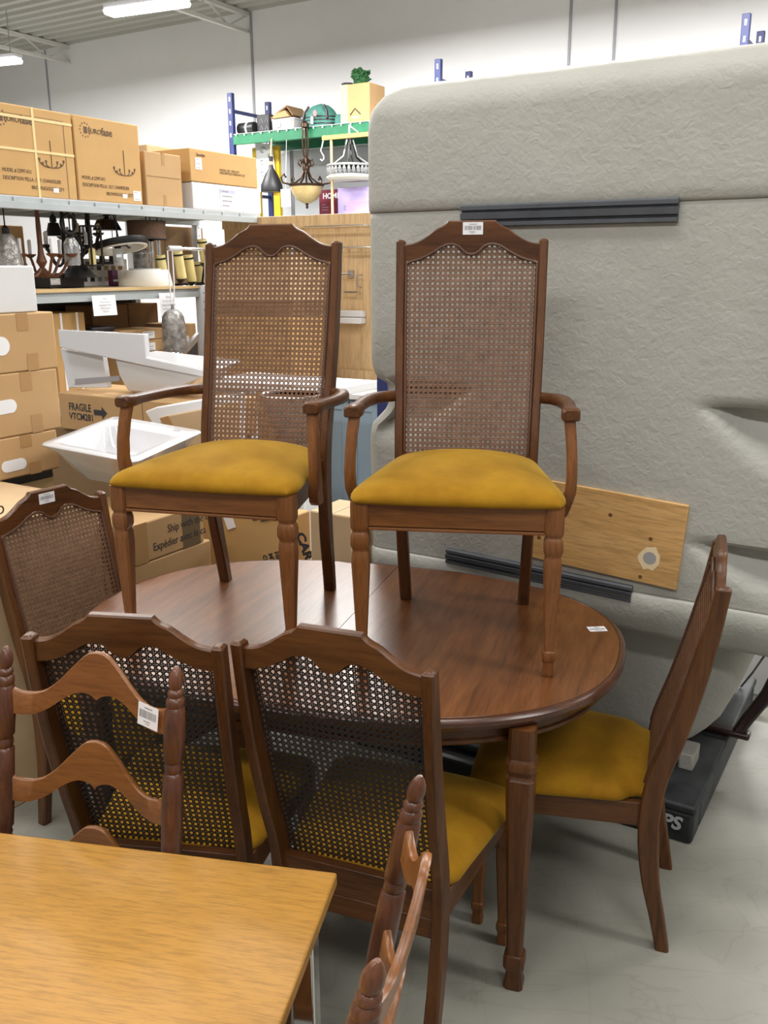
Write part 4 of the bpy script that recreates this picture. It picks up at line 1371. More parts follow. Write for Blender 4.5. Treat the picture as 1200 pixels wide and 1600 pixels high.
t = thing('flattened_cardboard', 'brown folded cardboard lying on the plastic bin on the green shelf', 'cardboard', Vector(t.location) + Vector((0, 0, .176)), ROT_B, GR)
mb = MB(); mb.loft([[(-.20, y, .02), (.10, y, .17), (.22, y, .03), (.205, y, .02), (.10, y, .145), (-.19, y, .0)] for y in (.0, .4)]); mb.build('sheet', M['card_dark'], t, smooth=False)
mb = MB(); mb.loft([[(-.12, y, .05), (.08, y, .10), (.16, y, .01), (-.15, y, .0)] for y in (-.02, .3)]); mb.build('folded_flap', M['card'], t, smooth=False)
t = onrack('tent_bag', 'rounded teal pop-up tent bag with dark bands on the green shelf', 'bag', 490, .14)
mb = MB(); rr = []
for k in range(13):
    u = k / 12; r_ = .285 * (1 - u ** 2.6) ** .5 if u < 1 else .02
    rr.append([(r_ * math.cos(2 * PI * i / 28), .2 + r_ * .75 * math.sin(2 * PI * i / 28), .35 * u) for i in range(28)])
mb.loft(rr); mb.build('bag_body', M['teal'], t)
for z in (.05, .10, .145):
    r_ = .288 * (1 - (z / .35) ** 2.6) ** .5
    mb = MB(); mb.loft([[((r_ + e) * math.cos(2 * PI * i / 28), .2 + (r_ + e) * .75 * math.sin(2 * PI * i / 28), z + dz) for i in range(28)] for e, dz in ((.001, 0), (.004, .008), (.001, .018))], cap=False); mb.build('band', M['black'], t)
for sx in (-1, 1):
    mb = MB(); mb.tube([(sx * .22, .04, .12), (sx * .20, .06, .22), (sx * .13, .08, .31)], .02, 6); mb.build('edge_piping', M['black'], t)
mb = MB(); mb.box(-.02, .02, -.04, -.035, .05, .15); mb.build('tag', M['paper'], t); mb = MB(); mb.loft([[(.03, -.04, .16), (.07, -.04, .14), (.09, -.04, .19), (.06, -.04, .24), (.02, -.04, .21)], [(.03, -.035, .16), (.07, -.035, .14), (.09, -.035, .19), (.06, -.035, .24), (.02, -.035, .21)]]); mb.build('tag', P('red_tag', (.75, .2, .22), .6), t)
t = onrack('green_pouch', 'small teal folded pouch between the tent bag and the carton', 'bag', 529, .14)
mb = MB(); mb.loft([csec(0, .1, z, hx_, .1, .5) for z, hx_ in ((0, .09), (.05, .10), (.12, .09), (.15, .05))]); mb.build('pouch', M['teal'], t)
t = onrack('carton_with_mark', 'tan carton with a black peak mark, green wreath on top, on the green shelf', 'box', 533, .02)
mb = MB(); mb.box(0, .48, 0, .42, 0, .50); mb.build('box_body', M['card'], t, bevel=.01)
mb = MB(); mb.tube([(.16, -.003, .10), (.24, -.003, .18), (.33, -.003, .10)], .008, 5); mb.build('printed_mark', M['ink'], t)
mb = MB(); mb.box(.19, .30, -.002, 0, .05, .08); mb.build('printed_text', M['ink_grey'], t)
mb = MB(); mb.box(0, .12, -.003, 0, .0, .5); mb.build('packing_tape', M['tape_pale'], t)
tb2 = Vector(t.location)
t = thing('green_wreath', 'bushy dark green artificial plant on top of the tan carton', 'plant', tb2 + Vector((.29, .05, .501)), ROT_B)
mb = MB(); r_ = random.Random(3)
for k in range(150):
    a_, e_ = r_.uniform(0, 2 * PI), r_.uniform(-.2, 1); rad = .13
    c_ = Vector((rad * math.cos(a_) * r_.uniform(.3, 1), rad * math.sin(a_) * r_.uniform(.3, 1), .10 + .10 * e_))
    q_ = Matrix.Rotation(r_.uniform(0, 6), 3, 'X') @ Matrix.Rotation(r_.uniform(0, 6), 3, 'Z')
    mb.obox(c_, (.06, .03, .012), q_)
mb.lathe([(0, 0), (.09, 0), (.11, .06), (.08, .16), (0, .18)], 12)
mb.build('foliage', M['plant'], t, smooth=False)
t = thing('black_dish', 'flat black dish on top of the tan carton, left of the green plant', 'dish', tb2 + Vector((.10, .09, .501)), ROT_B)
mb = MB(); mb.lathe([(0, 0), (.085, 0), (.09, .035), (.08, .04), (0, .03)], 16); mb.build('dish', M['black'], t)
# hung below the green shelf
GK = 'lamps hanging from the green rack beam'
p0 = on_b(503, 219, RB - .25); p1 = on_b(590, 209, RB - .25)
t = thing('timber_batten', 'yellow timber batten hung across below the green beam', 'batten', p0, ROT_B)
mb = MB(); Lb = -(p1 - p0).dot(AX); mb.box(0, Lb, 0, .05, 0, .055); mb.build('batten', P('yellow_timber', (.62, .40, .10), .6), t)
pb_ = on_b(518, 260, RB - .25)
mb = MB(); mb.box(.13, .16, .01, .03, -1.12, -.001); mb.build('batten_leg', M['ply_light'], t)
for xx in (.45,):
    mb = MB(); mb.tube([(xx, .02, .055), (xx, .02, .16), (xx, .3, zr_lo - p0.z)], .012, 6); mb.build('hook', M['white'], t)
p = on_b(425, 300, RB - .05)
t = thing('cone_pendant', 'black cone pendant lamp hanging from the green beam', 'pendant lamp', p, ROT_B, GK)
mb = MB(); mb.lathe([(.165, 0), (.17, .02), (.16, .10), (.10, .24), (.035, .34), (.03, .38), (.03, .50), (0, .51)], 24); mb.build('lamp_shade', M['black'], t)
mb = MB(); mb.lathe([(.032, .385), (.032, .43), (.02, .43)], 16); mb.build('collar', M['tape_pale'], t)
mb = MB(); mb.tube([(0, 0, .50), (.01, .02, .75), (.0, .06, zr_lo - p.z + .02)], .012, 6); mb.build('cord', M['tape_pale'], t)
p = on_b(479, 290, RB - .05)
t = thing('bowl_chandelier', 'bronze chandelier with an alabaster bowl under the green shelf', 'chandelier', p, ROT_B, GK)
mb = MB(); mb.lathe([(0, -.25), (.06, -.245), (.15, -.19), (.215, -.10), (.245, 0), (.235, 0), (.2, -.1)], 28); mb.build('bowl', M['alabaster'], t)
mb = MB(); mb.lathe([(0, -.33), (.012, -.32), (.022, -.30), (.012, -.28), (.03, -.255), (0, -.245)], 12); mb.build('finial', M['bronze'], t)
mb = MB(); mb.lathe([(.246, -.015), (.256, 0), (.256, .015), (.24, .02), (.236, 0), (.246, -.015)], 28); mb.build('bowl_band', M['bronze'], t)
mb = MB(); mb.lathe([(.015, .0), (.015, .15), (.05, .20), (.055, .25), (.03, .30), (.05, .36), (.02, .40), (.012, .42)], 14); mb.build('stem', M['bronze'], t)
for k in range(5):
    th = 2 * PI * k / 5 + .3; c_, s_ = math.cos(th), math.sin(th)
    mb = MB(); mb.tube([(c_ * .03, s_ * .03, .22), (c_ * .08, s_ * .08, .10), (c_ * .16, s_ * .16, .04), (c_ * .25, s_ * .25, .01), (c_ * .36, s_ * .36, .03), (c_ * .385, s_ * .385, .10), (c_ * .34, s_ * .34, .15), (c_ * .31, s_ * .31, .10)], .014, 6); mb.build('scroll_arm', M['bronze'], t)
    mb = MB(); mb.tube([(c_ * .02, s_ * .02, .3), (c_ * .10, s_ * .10, .36), (c_ * .12, s_ * .12, .30), (c_ * .08, s_ * .08, .26)], .012, 6); mb.build('scroll', M['bronze'], t)
for k in range(3):
    th = 2 * PI * k / 3; c_, s_ = math.cos(th), math.sin(th)
    mb = MB(); mb.tube([(c_ * .03, s_ * .03, .40), (c_ * .05, s_ * .05, .6), (c_ * .03, s_ * .03, .82)], .012, 6); mb.build('chain', M['bronze'], t)
mb = MB(); mb.lathe([(.0, .80), (.06, .80), (.055, .85), (.02, .88), (0, .88)], 14); mb.build('canopy', M['bronze'], t)
mb = MB(); mb.tube([(0, 0, .87), (0, .05, zr_lo - p.z + .02)], .012, 6); mb.build('cord', M['bronze'], t)
p = on_b(547, 268, RB - .02)
t = thing('crystal_ring_chandelier', 'round white crystal-tier chandelier hanging under the yellow batten', 'chandelier', p, ROT_B, GK)
mb = MB(); mb.lathe([(.30, -.12), (.34, -.09), (.34, -.07), (.30, -.05), (.0, -.05)], 30); mb.build('lower_ring', M['lampshade_white'], t)
for k in range(30):
    th = 2 * PI * k / 30
    mb = MB(); mb.lathe([(0, -.05), (.022, -.02), (.026, .02), (.012, .06), (0, .07)], 7, (.315 * math.cos(th), .315 * math.sin(th), 0)); mb.build('crystal_drop', M['glass'], t)
mb = MB(); mb.lathe([(.33, .06), (.34, .075), (.33, .09), (.30, .09), (.30, .06), (.33, .06)], 30); mb.build('upper_ring', M['zinc'], t)
for k in range(6):
    th = 2 * PI * k / 6 + .2; c_, s_ = math.cos(th), math.sin(th)
    mb = MB(); mb.tube([(c_ * .30, s_ * .30, .08), (c_ * .12, s_ * .12, .20), (c_ * .05, s_ * .05, .42)], .011, 5); mb.build('stay', M['black_metal' if k % 2 else 'zinc'], t)
mb = MB(); mb.tube([(0, 0, .40), (0, 0, on_b(547, 216, RB).z - p.z)], .05, 8); mb.build('stem', M['black_metal'], t)
p = on_b(447, 323, RB - .1)
t = thing('paper_tag', 'white paper tag hanging beside the alabaster bowl', 'tag', p, ROT_B)
mb = MB(); mb.box(-.09, .09, 0, .003, 0, .25); mb.build('sheet', M['paper'], t, smooth=False)
text_mesh('tag_line', 'Lights', .055, M['ink_grey'], t, (0, -.001, .16), align='CENTER')
mb = MB(); mb.tube([(0, .001, .25), (.0, .06, zr_lo - p.z)], .004, 4); mb.build('string', M['white'], t)
# white scroll wall panel left of the cone pendant
t = thing('scrollwork_panel', 'white ornamental wall panel with grey scrollwork at the rack end', 'panel', on_b(416, 300, RB + .25), ROT_B)
polyslab('panel_board', M['white'], t, 'b', RB + .25, [(399, 222), (424, 226), (432, 300), (403, 300)], .03)
for k in range(7):
    q_ = to_local(t, on_b(410 + (k % 2) * 12, 236 + k * 9, RB + .24)); mb = MB()
    mb.tube([(q_.x + .06 * math.cos(i * .6) * (1 - i / 12), q_.y, q_.z + .06 * math.sin(i * .6) * (1 - i / 12)) for i in range(10)], .010, 5); mb.build('scroll', M['zinc'], t)
p = on_b(458, 325, RB + .7)
t = thing('vertical_pipe', 'dark vertical pipe against the wall behind the alabaster bowl', 'pipe', (p.x, p.y, 0), ROT_B)
mb = MB(); mb.tube([(0, 0, 0), (0, 0, zr_lo - .05)], .03, 8); mb.build('pipe', M['ink_grey'], t)
# white S-hook
p = on_b(503, 238, RB - .08)
t = thing('s_hook', 'white wire S-hook hanging between the two chandeliers', 'hook', p, ROT_B)
mb = MB(); mb.tube([(-.03, 0, -.09), (.0, 0, -.115), (.03, 0, -.09), (.03, 0, -.05), (0, 0, -.01), (-.02, 0, .03), (.0, 0, .07), (.02, .04, zr_lo - p.z + .01)], .009, 6); mb.build('hook_wire', M['white'], t)
# cartons below, on a lower rack beam
zl = on_b(540, 333, RB - .02).z
mb = MB(); mb.box(.05, 8.0, -.01, .05, zl - .16, zl - .03); mb.build('beam', M['green'], rk)
mb = MB(); mb.box(.05, 8.0, .0, RD, zl - .029, zl - .001); mb.build('wire_deck', M['zinc'], rk)
t = carton('dark red lamp carton with white print on the lower rack shelf', 'b', RB + .38, 499, 527, 333, 297, .3, 'maroon', zl, None, 'cartons on the lower rack shelf')
text_mesh('printed_text', 'HOME', .11, M['paper'], t, (.07, -.002, t['h'] * .66), bold=.002)
label_plate(t, .03, t['h'] * .18, .17, .11, 3, 'printed_block', mat='maroon')
t = carton('lilac carton with a pink base band on the lower rack shelf', 'b', RB + .05, 528, 576, 333, 294, .3, 'purple', zl, None, 'cartons on the lower rack shelf')
mb = MB(); mb.box(.17, t['w'], -.003, 0, 0, t['h'] * .45); mb.build('pink_print', M['pink'], t)
text_mesh('printed_text', 't', .14, M['ink_grey'], t, (.10, -.004, t['h'] * .12))

# ------------------------------------------------------------------ plywood display wall with counter
PB = 5.25
t = thing('display_wall', 'plywood display wall with towel bars and a white strip light, behind the armchairs', 'display wall', on_b(362, 605, PB), ROT_B)
q0 = to_local(t, on_b(362, 600, PB)); q1 = to_local(t, on_b(640, 600, PB)); ztop = to_local(t, on_b(470, 338, PB)).z
zbase = -t.location.z
mb = MB(); mb.box(0, q1.x, 0, .018, zbase, ztop); mb.build('plywood_sheet', M['ply_light'], t)
xr_ = to_local(t, on_b(458, 500, PB)).x
mb = MB(); mb.box(0, q1.x, -.022, -.001, ztop - .07, ztop + .004); mb.build('top_board', M['ply_light'], t, bevel=.002)
zbb = to_local(t, on_b(560, 578, PB)).z
mb = MB(); mb.box(0, q1.x, -.024, -.001, .0, zbb); mb.build('bottom_board', M['ply_light'], t, bevel=.002)
mb = MB(); mb.box(xr_, xr_ + .035, -.014, -.001, zbb, ztop - .075); mb.build('edge_strip', M['white_dim'], t)
za_, zb_ = to_local(t, on_b(560, 485, PB)).z, to_local(t, on_b(560, 505, PB)).z
xe = to_local(t, on_b(572, 495, PB)).x
mb = MB(); mb.box(xr_ + .04, xe, -.07, -.001, zb_, lerp(zb_, za_, .46)); mb.box(xr_ + .04, xe, -.05, -.001, lerp(zb_, za_, .5), za_); mb.build('strip_light', M['white'], t, bevel=.006)
for y, xa in ((353, 470), (387, 541)):
    z_ = to_local(t, on_b(560, y, PB)).z; x0_ = to_local(t, on_b(xa, y, PB)).x; x1_ = to_local(t, on_b(590, y, PB)).x
    mb = MB(); mb.tube([(x0_, -.06, z_), (x1_, -.06, z_)], .008, 8)
    for x_ in (x0_ + .02, (x0_ + x1_) / 2): mb.tube([(x_, -.001, z_), (x_, -.06, z_)], .010, 8)
    mb.build('towel_bar', M['chrome'], t)
p_ = to_local(t, on_b(549, 428, PB))
mb = MB(); mb.box(p_.x - .022, p_.x + .022, -.012, -.001, p_.z - .025, p_.z + .025); mb.tube([(p_.x - .06, -.04, p_.z), (p_.x, -.04, p_.z), (p_.x, -.01, p_.z)], .007, 6); mb.build('hook_plate', M['steel'], t)
p_ = to_local(t, on_b(553, 456, PB)); mb = MB(); mb.tube([(p_.x - .05, -.04, p_.z), (p_.x + .05, -.04, p_.z), (p_.x + .05, -.001, p_.z)], .007, 6); mb.build('paper_holder', M['chrome'], t)
p_ = to_local(t, on_b(562, 437, PB)); mb = MB(); mb.tube([(p_.x + .04, -.03, p_.z + .03), (p_.x, -.03, p_.z + .03), (p_.x, -.03, p_.z - .04), (p_.x + .01, -.001, p_.z - .05)], .005, 6); mb.build('wire_hook', M['steel'], t)
zcn = on_b(550, 612, PB - .35).z
t = thing('base_cabinet', 'grey-blue base cabinet with a white worktop below the plywood display wall', 'cabinet', (*on_b(500, 612, PB - .42).xy, 0), ROT_B)
CW = -(on_b(640, 612, PB - .42) - on_b(500, 612, PB - .42)).dot(AX)
mb = MB(); mb.box(0, CW, .02, .37, 0, zcn - .035); mb.build('cabinet_body', M['blue_cab'], t)
for k in range(3):
    x0_ = .005 + k * CW / 3
    mb = MB(); w_ = CW / 3 - .01
    for xa, xb, za2, zb2_ in ((x0_, x0_ + .05, .12, zcn - .05), (x0_ + w_ - .05, x0_ + w_, .12, zcn - .05), (x0_ + .05, x0_ + w_ - .05, .12, .18), (x0_ + .05, x0_ + w_ - .05, zcn - .11, zcn - .05)): mb.box(xa, xb, 0, .019, za2, zb2_)
    mb.box(x0_ + .05, x0_ + w_ - .05, .008, .018, .18, zcn - .11); mb.build('cabinet_door', M['blue_cab'], t, bevel=.002)
mb = MB(); mb.box(-.03, CW + .03, -.03, .38, zcn - .034, zcn); mb.build('worktop', M['white'], t, bevel=.004)
p = on_b(594, 600, 3.62)
t = thing('blue_post', 'dark blue steel post behind the notch of the fibreglass shell', 'post', (p.x, p.y, 0), ROT_B)
mb = MB(); mb.box(-.02, .035, 0, .06, 0, 1.75); mb.build('post', M['blue'], t, bevel=.005)

# ------------------------------------------------------------------ cartons seen through the left armchair's back
GB = 'cartons behind the left armchair'
B = carton('tall tan carton seen through the left armchair back, below its crest', 'b', 4.60, 338, 454, 470, 402, .35, 'card_pale', group=GB)
zq = B.location.z
B2_ = carton('dark brown block standing in for the shaded gap between cartons behind the left armchair', 'b', 4.61, 336, 455, 492, 470, .34, 'card_dark', None, zq - .001, GB)  # added filler: its dark colour paints the shaded gap between the two cartons
B3_ = carton('large tan carton seen through the middle of the left armchair back', 'b', 4.58, 334, 457, 592, 492, .36, 'card_warm', None, B2_.location.z - .001, GB)
zz_ = B3_.location.z
B4_ = carton('tall tan carton on the floor carrying the cartons behind the left armchair', 'b', 4.56, 332, 459, 900, 592, .4, 'card', 0.0, zz_ - .001, GB)
t = thing('white_worktop', 'white worktop slab lying behind the left armchair', 'worktop', (*on_b(318, 596, 3.9).xy, 0), ROT_B)
zw = on_b(420, 600, 3.9).z
wl = -(on_b(524, 596, 3.9) - on_b(318, 596, 3.9)).dot(AX)
mb = MB(); mb.box(0, wl, 0, .42, zw - .045, zw); mb.build('slab', M['white'], t, bevel=.004)
for xx in (.02, wl * .55):
    mb = MB(); mb.box(xx, xx + .04, .03, .39, 0, zw - .046); mb.build('side_panel', M['white_dim'], t)
p = on_b(458, 650, 3.62)
t = thing('grey_basin', 'grey stone-look basin with white rim seen through the left armchair back', 'basin', (p.x, p.y, 0), ROT_B)
zr0, zr1 = on_b(458, 695, 3.62).z, on_b(458, 617, 3.62).z
mb = MB(); mb.lathe([(0, zr0), (.06, zr0), (.09, zr0 + .03), (.15, zr1 - .02), (.155, zr1), (.14, zr1), (.08, zr0 + .05), (0, zr0 + .04)], 26); mb.build('bowl', P('grey_stone', (.26, .25, .25), .5), t)
mb = MB(); mb.lathe([(.152, zr1 - .002), (.160, zr1 + .004), (.152, zr1 + .010), (.142, zr1 + .004), (.152, zr1 - .002)], 26); mb.build('rim', M['white'], t)
mb = MB(); mb.lathe([(.09, 0), (.09, .02), (.05, .05), (.05, zr0 - .02), (.07, zr0 - .001)], 18); mb.build('pedestal', M['white_dim'], t)

# ------------------------------------------------------------------ carton stack at the left edge
GT = 'stacked cartons at the left edge'
SA = 2.92
zA = on_a(50, 741, SA).z; zB = on_a(50, 677, SA).z; zC_ = on_a(50, 579, SA).z; zD = on_a(50, 488, SA).z; zE = on_a(30, 415, SA).z
xl_ = -150
S0 = carton('wide low carton with print on its top, bottom of the stack at the left edge', 'a', 2.42, -120, 154, 800, 760, .98, 'card_pale', 0, zA - .002, GT)
S3_ = carton('carton with a torn hand hole, third from the top of the stack', 'a', SA, xl_, 95, 741, 677, .4, 'card', zA, zB - .001, GT)
S2_ = carton('carton with an oval hand hole, second from the top of the stack', 'a', SA, xl_, 98, 677, 579, .42, 'card', zB, zC_ - .001, GT)
S1_ = carton('carton with a round hand hole under the white carton, top of the stack', 'a', SA, xl_, 92, 579, 488, .4, 'card', zC_, zD - .001, GT)
SW = carton('white carton on top of the stacked cartons at the left edge', 'a', SA + .02, xl_, 60, 488, 415, .3, 'card_white', zD, zE, GT)
for B, cx_px, cy_px, hw_, hh_ in ((S1_, 2, 541, .035, .034), (S2_, 8, 636, .05, .026), (S3_, 22, 727, .055, .022)):
    v = to_local(B, on_a(cx_px, cy_px, SA)); mb = MB(); n = 20
    mb.loft([[(v.x + math.copysign(max(hw_ - hh_, 0), math.cos(2 * PI * k / n)) + hh_ * math.cos(2 * PI * k / n), -.0015 + yy, v.z + hh_ * math.sin(2 * PI * k / n)) for k in range(n)] for yy in (0, .0012)])
    mb.build('hand_hole', M['white'], B)
    m_ = MB(); m_.box(B['w'] - .14, B['w'] - .09, -.0012, 0, 0, B['h'] * .3); m_.build('packing_tape', M['tape'], B, smooth=False)
    m_ = MB(); m_.box(B['w'] - .17, B['w'] - .12, -.0012, 0, B['h'] * .7, B['h']); m_.build('packing_tape', M['tape'], B, smooth=False)
for k, (x0_, w_, y_, h_) in enumerate(((S0['w'] - .62, .34, .16, .030), (S0['w'] - .70, .36, .23, .012), (S0['w'] - .66, .40, .27, .012), (S0['w'] - .72, .38, .31, .012))):
    mb = MB(); r_ = random.Random(k); x_ = x0_
    while x_ < x0_ + w_:
        l_ = r_.uniform(.012, .035); mb.box(x_, x_ + l_, y_ + .12 * (x_ - x0_), y_ + .12 * (x_ - x0_) + h_, S0['h'] + .0002, S0['h'] + .0008); x_ += l_ + .012
    mb.build('printed_line', M['ink_brown'], S0, smooth=False)
v = to_local(S0, on_a(2, 803, 2.42))
text_mesh('printed_text', 'Po', .06, M['ink_brown'], S0, (v.x - .05, -.001, v.z))
label_plate(S0, .38, .12, .10, .035, 2, 'shipping_label')
mb = MB(); mb.box(.40, .52, -.0015, 0, .07, .09); mb.build('printed_bar', M['ink'], S0, smooth=False)

# ------------------------------------------------------------------ FRAGILE carton and the sinks on it
FB = 3.05
zf0 = on_b(100, 670, FB).z; zf1 = on_b(150, 618, FB).z
FR = carton('long carton printed FRAGILE with an arrow, under the white corner sink', 'b', FB, 96, 322, 670, 614, .36, 'card', zf0, zf1)
v = to_local(FR, on_b(108, 640, FB))
text_mesh('printed_text', 'FRAGILE', .052, M['ink'], FR, (v.x, -.001, v.z), bold=.0008, xscale=.82)
v = to_local(FR, on_b(109, 654, FB))
text_mesh('printed_text', 'VTCM281', .046, M['ink'], FR, (v.x, -.001, v.z), bold=.0008, xscale=.9)
v = to_local(FR, on_b(147, 644, FB)); mb = MB()
for yy in (0,):
    mb.loft([[(v.x + x, -.0015 + y, v.z + z) for x, z in ((0, .013), (.055, .013), (.055, .03), (.09, 0), (.055, -.03), (.055, -.013), (0, -.013))] for y in (0, .0012)])
mb.build('printed_arrow', M['ink'], FR, smooth=False)
v = to_local(FR, on_b(184, 636, FB)); text_mesh('printed_text', 'PVCF', .045, M['ink'], FR, (v.x, -.001, v.z), bold=.0008)
mb = MB(); v = to_local(FR, on_b(222, 640, FB)); mb.box(v.x, v.x + .004, -.001, 0, 0, FR['h']); mb.build('flap_seam', M['card_dark'], FR, smooth=False)
# carton under FRAGILE down to the floor
U1 = carton('plain carton on the floor carrying the FRAGILE carton', 'b', FB + .02, 98, 326, 900, 672, .36, 'card_dark', 0, zf0 - .001)

t = thing('corner_sink', 'white ceramic sink lying on the FRAGILE carton, its underside to the viewer', 'sink', (*on_b(100, 605, FB + .06).xy, zf1 + .001), ROT_B)
SB_ = FB + .07
polyslab('back_panel', M['ceramic'], t, 'b', SB_, [(90, 515), (225, 522), (228, 559), (322, 579), (322, 590), (228, 572), (93, 543)], .03, .004)
L_ = [to_local(t, on_b(x, y, SB_ + .035)) for x, y in ((94, 545), (107, 606), (168, 606), (160, 556))]
mb = MB(); mb.loft([[tuple(v) for v in L_], [(v.x, v.y + .03, v.z) for v in L_]]); mb.build('end_panel', M['ceramic'], t, bevel=.003)
L0 = [to_local(t, on_b(x, y, SB_)) for x, y in ((176, 561), (316, 588))]
L1_ = [to_local(t, on_b(x, y, SB_)) for x, y in ((186, 606), (236, 606))]
zbot = .004
mb = MB()
mb.loft([[(L0[0].x, .02, L0[0].z), (L0[1].x, .02, L0[1].z), (L0[1].x, .30, L0[1].z + .05), (L0[0].x, .30, L0[0].z + .02)],
         [(L0[0].x + .01, .03, lerp(L0[0].z, zbot, .5)), (lerp(L0[1].x, L1_[1].x, .35), .03, lerp(L0[1].z, zbot, .4)), (lerp(L0[1].x, L1_[1].x, .35), .27, lerp(L0[1].z, zbot, .4)), (L0[0].x + .01, .27, lerp(L0[0].z, zbot, .5))],
         [(L1_[0].x + .01, .05, zbot + .015), (L1_[1].x, .05, zbot + .015), (L1_[1].x, .22, zbot + .015), (L1_[0].x + .01, .22, zbot + .015)],
         [(L1_[0].x + .03, .07, zbot), (L1_[1].x - .03, .07, zbot), (L1_[1].x - .03, .2, zbot), (L1_[0].x + .03, .2, zbot)]])
mb.build('bowl_underside', M['ceramic'], t, bevel=.012, seg=3)
L_ = [to_local(t, on_b(x, y, SB_ + .033)) for x, y in ((117, 592), (187, 587), (187, 595), (117, 601))]
mb = MB(); mb.loft([[tuple(v) for v in L_], [(v.x, v.y + .002, v.z) for v in L_]]); o = mb.build('grey_decal', M['ink_grey'], t, smooth=False)

# square basin tilted on the cartons
t = thing('square_basin', 'white square ceramic basin tilted towards the viewer behind the left armchair arm', 'sink', (-1.0, 3.47, 1.095), 0)
t.rotation_euler = (R(5), R(5), R(-21.7))
# local: x across, y away, z up; rim at z=0
HB, HD = .215, .225


def rrect(hx_, hy_, r_, z, n=6):
    pts = []
    for cx_, cy_, a0_ in ((hx_ - r_, hy_ - r_, 0), (-hx_ + r_, hy_ - r_, 90), (-hx_ + r_, -hy_ + r_, 180), (hx_ - r_, -hy_ + r_, 270)):
        for k in range(n + 1):
            a_ = R(a0_ + 90 * k / n); pts.append((cx_ + r_ * math.cos(a_), cy_ + r_ * math.sin(a_), z))
    return pts


mb = MB()
rings = [rrect(.09, .09, .05, -.155), rrect(.13, .13, .06, -.145), rrect(.195, .20, .05, -.03), rrect(HB - .004, HD - .004, .03, -.012), rrect(HB, HD, .028, -.004), rrect(HB - .004, HD - .004, .026, 0)]
inner = [(.165, .150, .04, 0), (.16, .145, .04, -.006), (.135, .12, .05, -.07), (.10, .08, .05, -.10), (.02, .02, .015, -.105)]
for hx_, hy_, r_, z in inner:
    rings.append([(x, y - .03, z) for x, y, z in rrect(hx_, hy_, r_, z)])
mb.loft(rings); mb.build('basin', M['ceramic'], t, angle=50)
mb = MB(); mb.lathe([(0, .0), (.016, .0), (.016, .0012), (0, .0012)], 16, (.12, .175, 0)); mb.build('tap_hole', M['ink_grey'], t)
mb = MB(); mb.lathe([(0, -.106), (.02, -.106), (.02, -.1035), (0, -.1035)], 16, (0, -.03, 0)); mb.build('drain', M['chrome'], t)

carton('plain carton on the floor under the wrapped foam block', 'b', 2.82, 232, 336, 900, 722, .2, 'card_dark', 0, on_b(250, 722, 2.80).z - .002)
# wrapped white block beside it
WB_ = 2.80
t = thing('wrapped_block', 'white foam block wrapped in crumpled cardboard, behind the left armchair seat', 'package', (*on_b(250, 720, WB_).xy, on_b(250, 720, WB_).z), ROT_B)
polyslab('foam_block', M['white'], t, 'b', WB_ + .01, [(226, 643), (244, 636), (330, 622), (330, 700), (262, 700)], .22, .006)
polyslab('cardboard_wrap', M['card_pale'], t, 'b', WB_, [(248, 652), (330, 636), (334, 720), (278, 720), (262, 690)], .18, .006)
polyslab('crumpled_tape', M['tape'], t, 'b', WB_ - .004, [(250, 654), (262, 650), (288, 700), (276, 712)], .004)
label_plate(t, to_local(t, on_b(267, 693, WB_ - .006)).x, to_local(t, on_b(267, 693, WB_)).z, .03, .025, 1, 'small_label', y=-.006)

# ------------------------------------------------------------------ shipping cartons under the left armchair
SH2 = 2.30
za2, zb3 = on_a(208, 822, SH2).z, on_a(208, 887, SH2).z
C2 = carton('lower shipping carton on the floor behind the table edge', 'a', SH2, 206, 334, 940, 889, .42, 'card', 0, zb3 - .001, 'shipping cartons behind the table')
C1 = carton('shipping carton printed Ship with in two languages, behind the table edge', 'a', SH2, 203, 322, 887, 822, .40, 'card', zb3, za2, 'shipping cartons behind the table')
W_ = C1['w']; H_ = C1['h']
text_mesh('printed_text', 'Ship with the b', .042, M['ink'], C1, (W_ * .50, -.001, H_ * .56), xscale=.85)
text_mesh('printed_text', 'Expédier avec le ca', .042, M['ink'], C1, (W_ * .30, -.001, H_ * .22), xscale=.85)
mb = MB(); mb.box(.03, .09, -.0012, 0, 0, H_); mb.build('packing_tape', M['tape'], C1, smooth=False)
mb = MB(); mb.box(W_ - .115, W_ - .02, -.0005, 0, 0, H_); mb.build('dark_tape', P('dark_tape', (.13, .09, .05), .35), C1, smooth=False)
C3 = carton('big carton with upside-down print, tilted behind the table below the armchair', 'b', 2.72, 300, 468, 960, 792, .09, 'card_warm', 0, on_b(380, 792, 2.72).z, 'shipping cartons behind the table', turn=R(0))
W_ = C3['w']; H_ = C3['h']
v = to_local(C3, on_b(463, 834, 2.72))
text_mesh('printed_text', 'CAR', .056, M['ink'], C3, (v.x, -.001, v.z), rot=(PI / 2, R(68), 0), bold=.003)
v = to_local(C3, on_b(410, 868, 2.72))
for k, s_ in enumerate(('OWD', 'MTN', 'HIE')):
    text_mesh('printed_text', s_, .03, M['ink'], C3, (v.x + k * .03, -.001, v.z + .012 * k), rot=(PI / 2, R(68), 0), bold=.001)
v = to_local(C3, on_b(395, 812, 2.72)); mb = MB(); mb.bar((v.x, -.002, v.z), (v.x + .16, -.002, v.z + .045), .002, .006); mb.bar((v.x + .04, -.002, v.z), (v.x + .15, -.002, v.z + .03), .002, .004); mb.box(v.x + .07, v.x + .15, -.0025, -.0005, v.z + .03, v.z + .07); mb.build('printed_mark', M['ink'], C3, smooth=False)
v = to_local(C3, on_b(358, 812, 2.72)); mb = MB(); mb.obox((v.x, -.003, v.z), (.045, .002, .075), Matrix.Rotation(R(-22), 3, 'Y')); o = mb.build('hanging_sticker', M['paper'], C3, smooth=False)
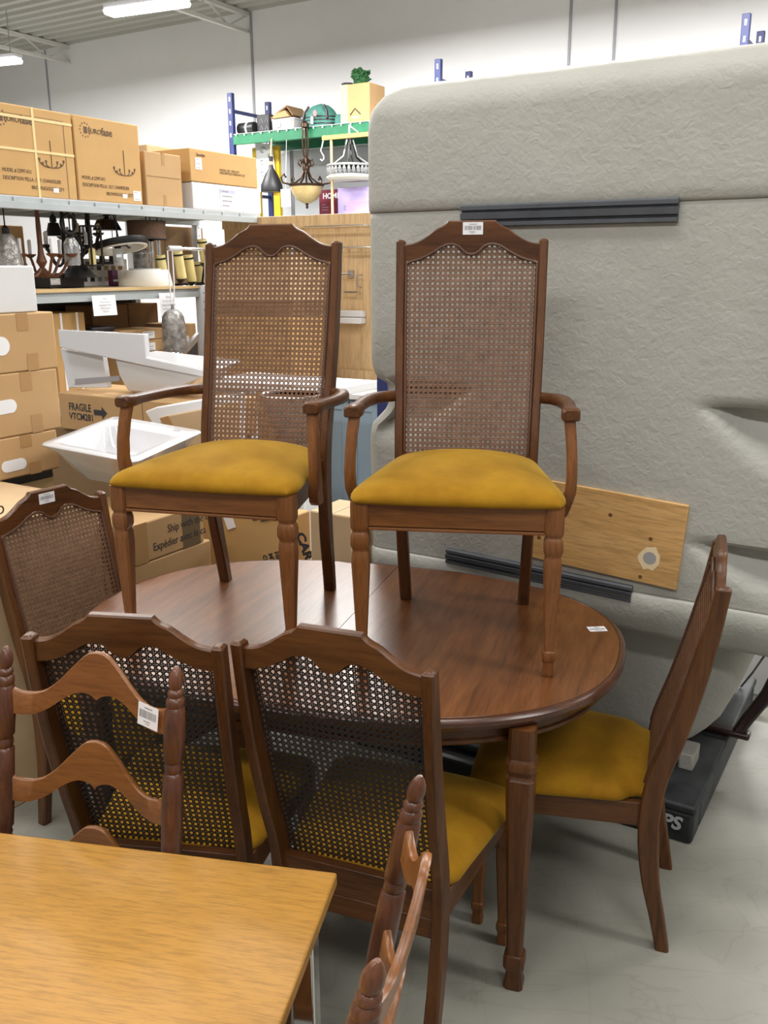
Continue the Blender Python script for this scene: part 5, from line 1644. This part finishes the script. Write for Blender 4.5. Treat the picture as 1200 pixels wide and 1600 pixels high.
C4 = carton('square carton right of the big carton, beside the fibreglass shell', 'b', 2.66, 488, 552, 960, 802, .20, 'card_pale', 0, on_b(500, 800, 2.66).z, 'shipping cartons behind the table', tape='v')

# low black case lying on the floor under the table
p = on_z(716, 1190, .10)
t = thing('black_case', 'low black box with a white edge on the floor under the table', 'box', (p.x, p.y, 0), ROT_B)
mb = MB(); mb.box(-.12, .13, .0, .12, 0, .10); mb.build('case_body', M['black'], t, bevel=.006)
mb = MB(); mb.box(-.12, .13, -.003, .0, .0, .025); mb.build('white_edge', M['white'], t)

# ------------------------------------------------------------------ right edge: dark chair foot on the pallet, cable
p = on_z(1148, 1150, .134)
t = thing('mahogany_chair', 'dark mahogany curved chair leg on the pallet at the right edge', 'chair', (p.x, p.y, .1335), ROT_B)
mb = MB(); pts = [(.0, .0, .0), (.03, .02, .06), (.09, .05, .17), (.125, .07, .28), (.15, .08, .42), (.19, .08, .62)]
mb.loft([csec(x, y, z, .022 + .006 * abs(math.sin(z * 5)), .018, .4) for x, y, z in pts]); mb.build('leg', M['mahogany'], t, bevel=.004)
mb = MB(); mb.loft([csec(.62, .08, z, .02, .018, .4) for z in (0, .3, .62)]); mb.build('leg', M['mahogany'], t)
mb = MB(); mb.box(-.14, .05, -.02, .03, .0, .024); mb.build('foot_rail', M['mahogany'], t, bevel=.008)
mb = MB(); mb.box(.14, .66, -.10, .34, .62, .66); mb.build('seat', M['mahogany'], t, bevel=.015)
p0, p1 = on_z(1158, 1074, .134), on_b(1199, 1018, 2.95)
t = thing('power_cable', 'thin black cable slanting down beside the fibreglass shell', 'cable', p0, 0)
d_ = p1 - p0
mb = MB(); mb.tube([(0, 0, .004), tuple(d_ * .5 + Vector((0, 0, -.005))), tuple(d_), tuple(d_ * 1.5)], .004, 6); mb.build('cable', M['black'], t)
B = carton('beige carton on the floor beyond the pallet at the right edge', 'b', 3.75, 1150, 1290, 1085, 1022, .3, 'card_white', 0, on_b(1170, 1018, 3.75).z)

for o in list(bpy.data.objects):
    for k_ in ('w', 'h'):
        if k_ in o: del o[k_]
